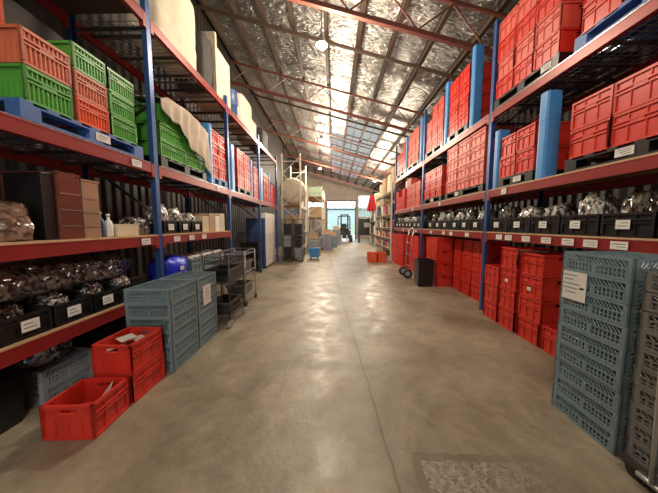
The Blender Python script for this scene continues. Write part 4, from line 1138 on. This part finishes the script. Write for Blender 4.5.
# ------------------------------------------------------------------ far right shelving
r2 = rack('grey_shelving', 2.72, 1, .95, [11.75, 13.8, 15.85], 3.6, [(.45,'ply',0,1),(.95,'ply',0,1),(1.46,'ply',0,1),(2.1,'ply',0,1),(3.2,'ply',0,1)], 'pale-posted shelving beyond the end of the right pallet rack', (M['whitesteel'], M['purlin']), 'shelving')
shs = [('black','dark tub'),('greyplastic','grey tub'),('redcloth','red tub'),('white','white tub'),('black','dark tub'),('board','brown tub')]
i = 0
for lz, nm, h in ((.471,'lowest',.3),(.971,'second',.3),(1.481,'third',.3),(2.121,'fourth',.5)):
    for k in range(7):
        y = (12.05,12.5,12.95,13.4,14.2,14.65,15.1)[k]
        m_, d_ = shs[(i*5+k*2+i//3) % 6]
        tag(ob('storage_tub', tub(G(), .5, .4, h).mesh('storage_tub', M[m_]), None, (3.02, y, lz)), '%s on the %s shelf of the pale-posted shelving, %s along' % (d_, nm, ordn(k)), 'tub', 'tubs on the far right shelving')
        i += 1
for k, (y, h, m_, dd) in enumerate(((12.15,1.15,'board','brown'),(13.0,.95,'beigeboard','pale'),(14.3,1.0,'board','brown'),(15.2,.8,'beigeboard','pale'))):
    tag(ob('carton', softbox(.6,.7,h,m_,60+k,.015), None, (3.16, y+.08, 3.221)), '%s wrapped load on top of the pale-posted shelving, %s along' % (dd, ordn(k)), 'load', 'loads on top of far right shelving')
rack('grey_shelving', 3.10, 1, .95, [16.3, 18.6, 20.9], 3.6, [(.9,'ply',0,1),(1.9,'ply',0,1),(2.9,'ply',0,1)], 'second pale-posted shelving further towards the far wall', (M['whitesteel'], M['purlin']), 'shelving')
for k in range(8):
    y = (16.9,17.9,19.15,20.15)[k % 4]; lz = (.921, 1.921)[k // 4]
    tag(ob('carton', G().box(-.3,.3,-.4,.4,0,.6).mesh('carton', M[('black','purlin','white','darkcloth')[(k*3) % 4]]), None, (3.5, y, lz), 0, .01), 'box on the %s shelf of the furthest shelving, %s along' % (('lower','middle')[k//4], ordn(k % 4)), 'box', 'boxes on the furthest shelving')
for k, (y, h) in enumerate(((16.9,1.0),(18.0,.9),(19.4,1.1))):
    tag(ob('carton', softbox(.6,.8,h,'board',70+k,.015), None, (3.55, y, 2.921)), 'brown wrapped load on top of the furthest shelving, %s along' % ordn(k), 'load', 'loads on top of furthest shelving')
# orange-red tubs on the floor by the far shelving
for k, (x, y) in enumerate(((1.70, 10.75), (2.12, 10.85))):
    put(('orange_crate', cr('orange_crate', .38, .5, .42, 'orange'), []), (x, y, 0), 'orange-red crate out on the floor past the hand truck, %s' % ('nearer the aisle', 'nearer the shelving')[k], 'crate', 'orange-red crates on the floor')
# red garment and dark machine near the far right
g = G(); vs = []; nu, nv = 14, 12
for j in range(nv+1):
    for i2 in range(nu+1):
        u = i2/nu; v = j/nv; w = .30 + .35*v
        vs.append(((u-.5)*w, .06*math.sin(u*18+v*2)*v, -1.0*v))
g.add(vs, [(j*(nu+1)+i2, j*(nu+1)+i2+1, (j+1)*(nu+1)+i2+1, (j+1)*(nu+1)+i2) for j in range(nv) for i2 in range(nu)])
o = tag(ob('hanging_cloth', g.mesh('hanging_cloth', M['redcloth'], True), None, (2.50, 16.24, 3.5)), 'red cloth hanging at the aisle end of the furthest shelving', 'cloth')
sm = o.modifiers.new('t','SOLIDIFY'); sm.thickness = .02
ob('hanger_rod', G().tube([(-.2,0,0),(.64,.0,.0)], .012, 6).mesh('hanger_rod', M['steel']), o)
t = tag(ob('dark_machine', None, None, (3.05, 22.4, 0)), 'dark boxy machine on legs against the far right corner', 'machine')
ob('body', G().box(-.8,.8,-.5,.5,.7,2.2).mesh('body', M['black']), t, bev=.04)
for x in (-.7,.7):
    for y in (-.4,.4): ob('leg', G().box(x-.05,x+.05,y-.05,y+.05,0,.7).mesh('leg', M['darksteel']), t)
ob('control_panel', G().box(-.3,.2,-.53,-.505,1.4,1.8).mesh('control_panel', M['steel']), t)
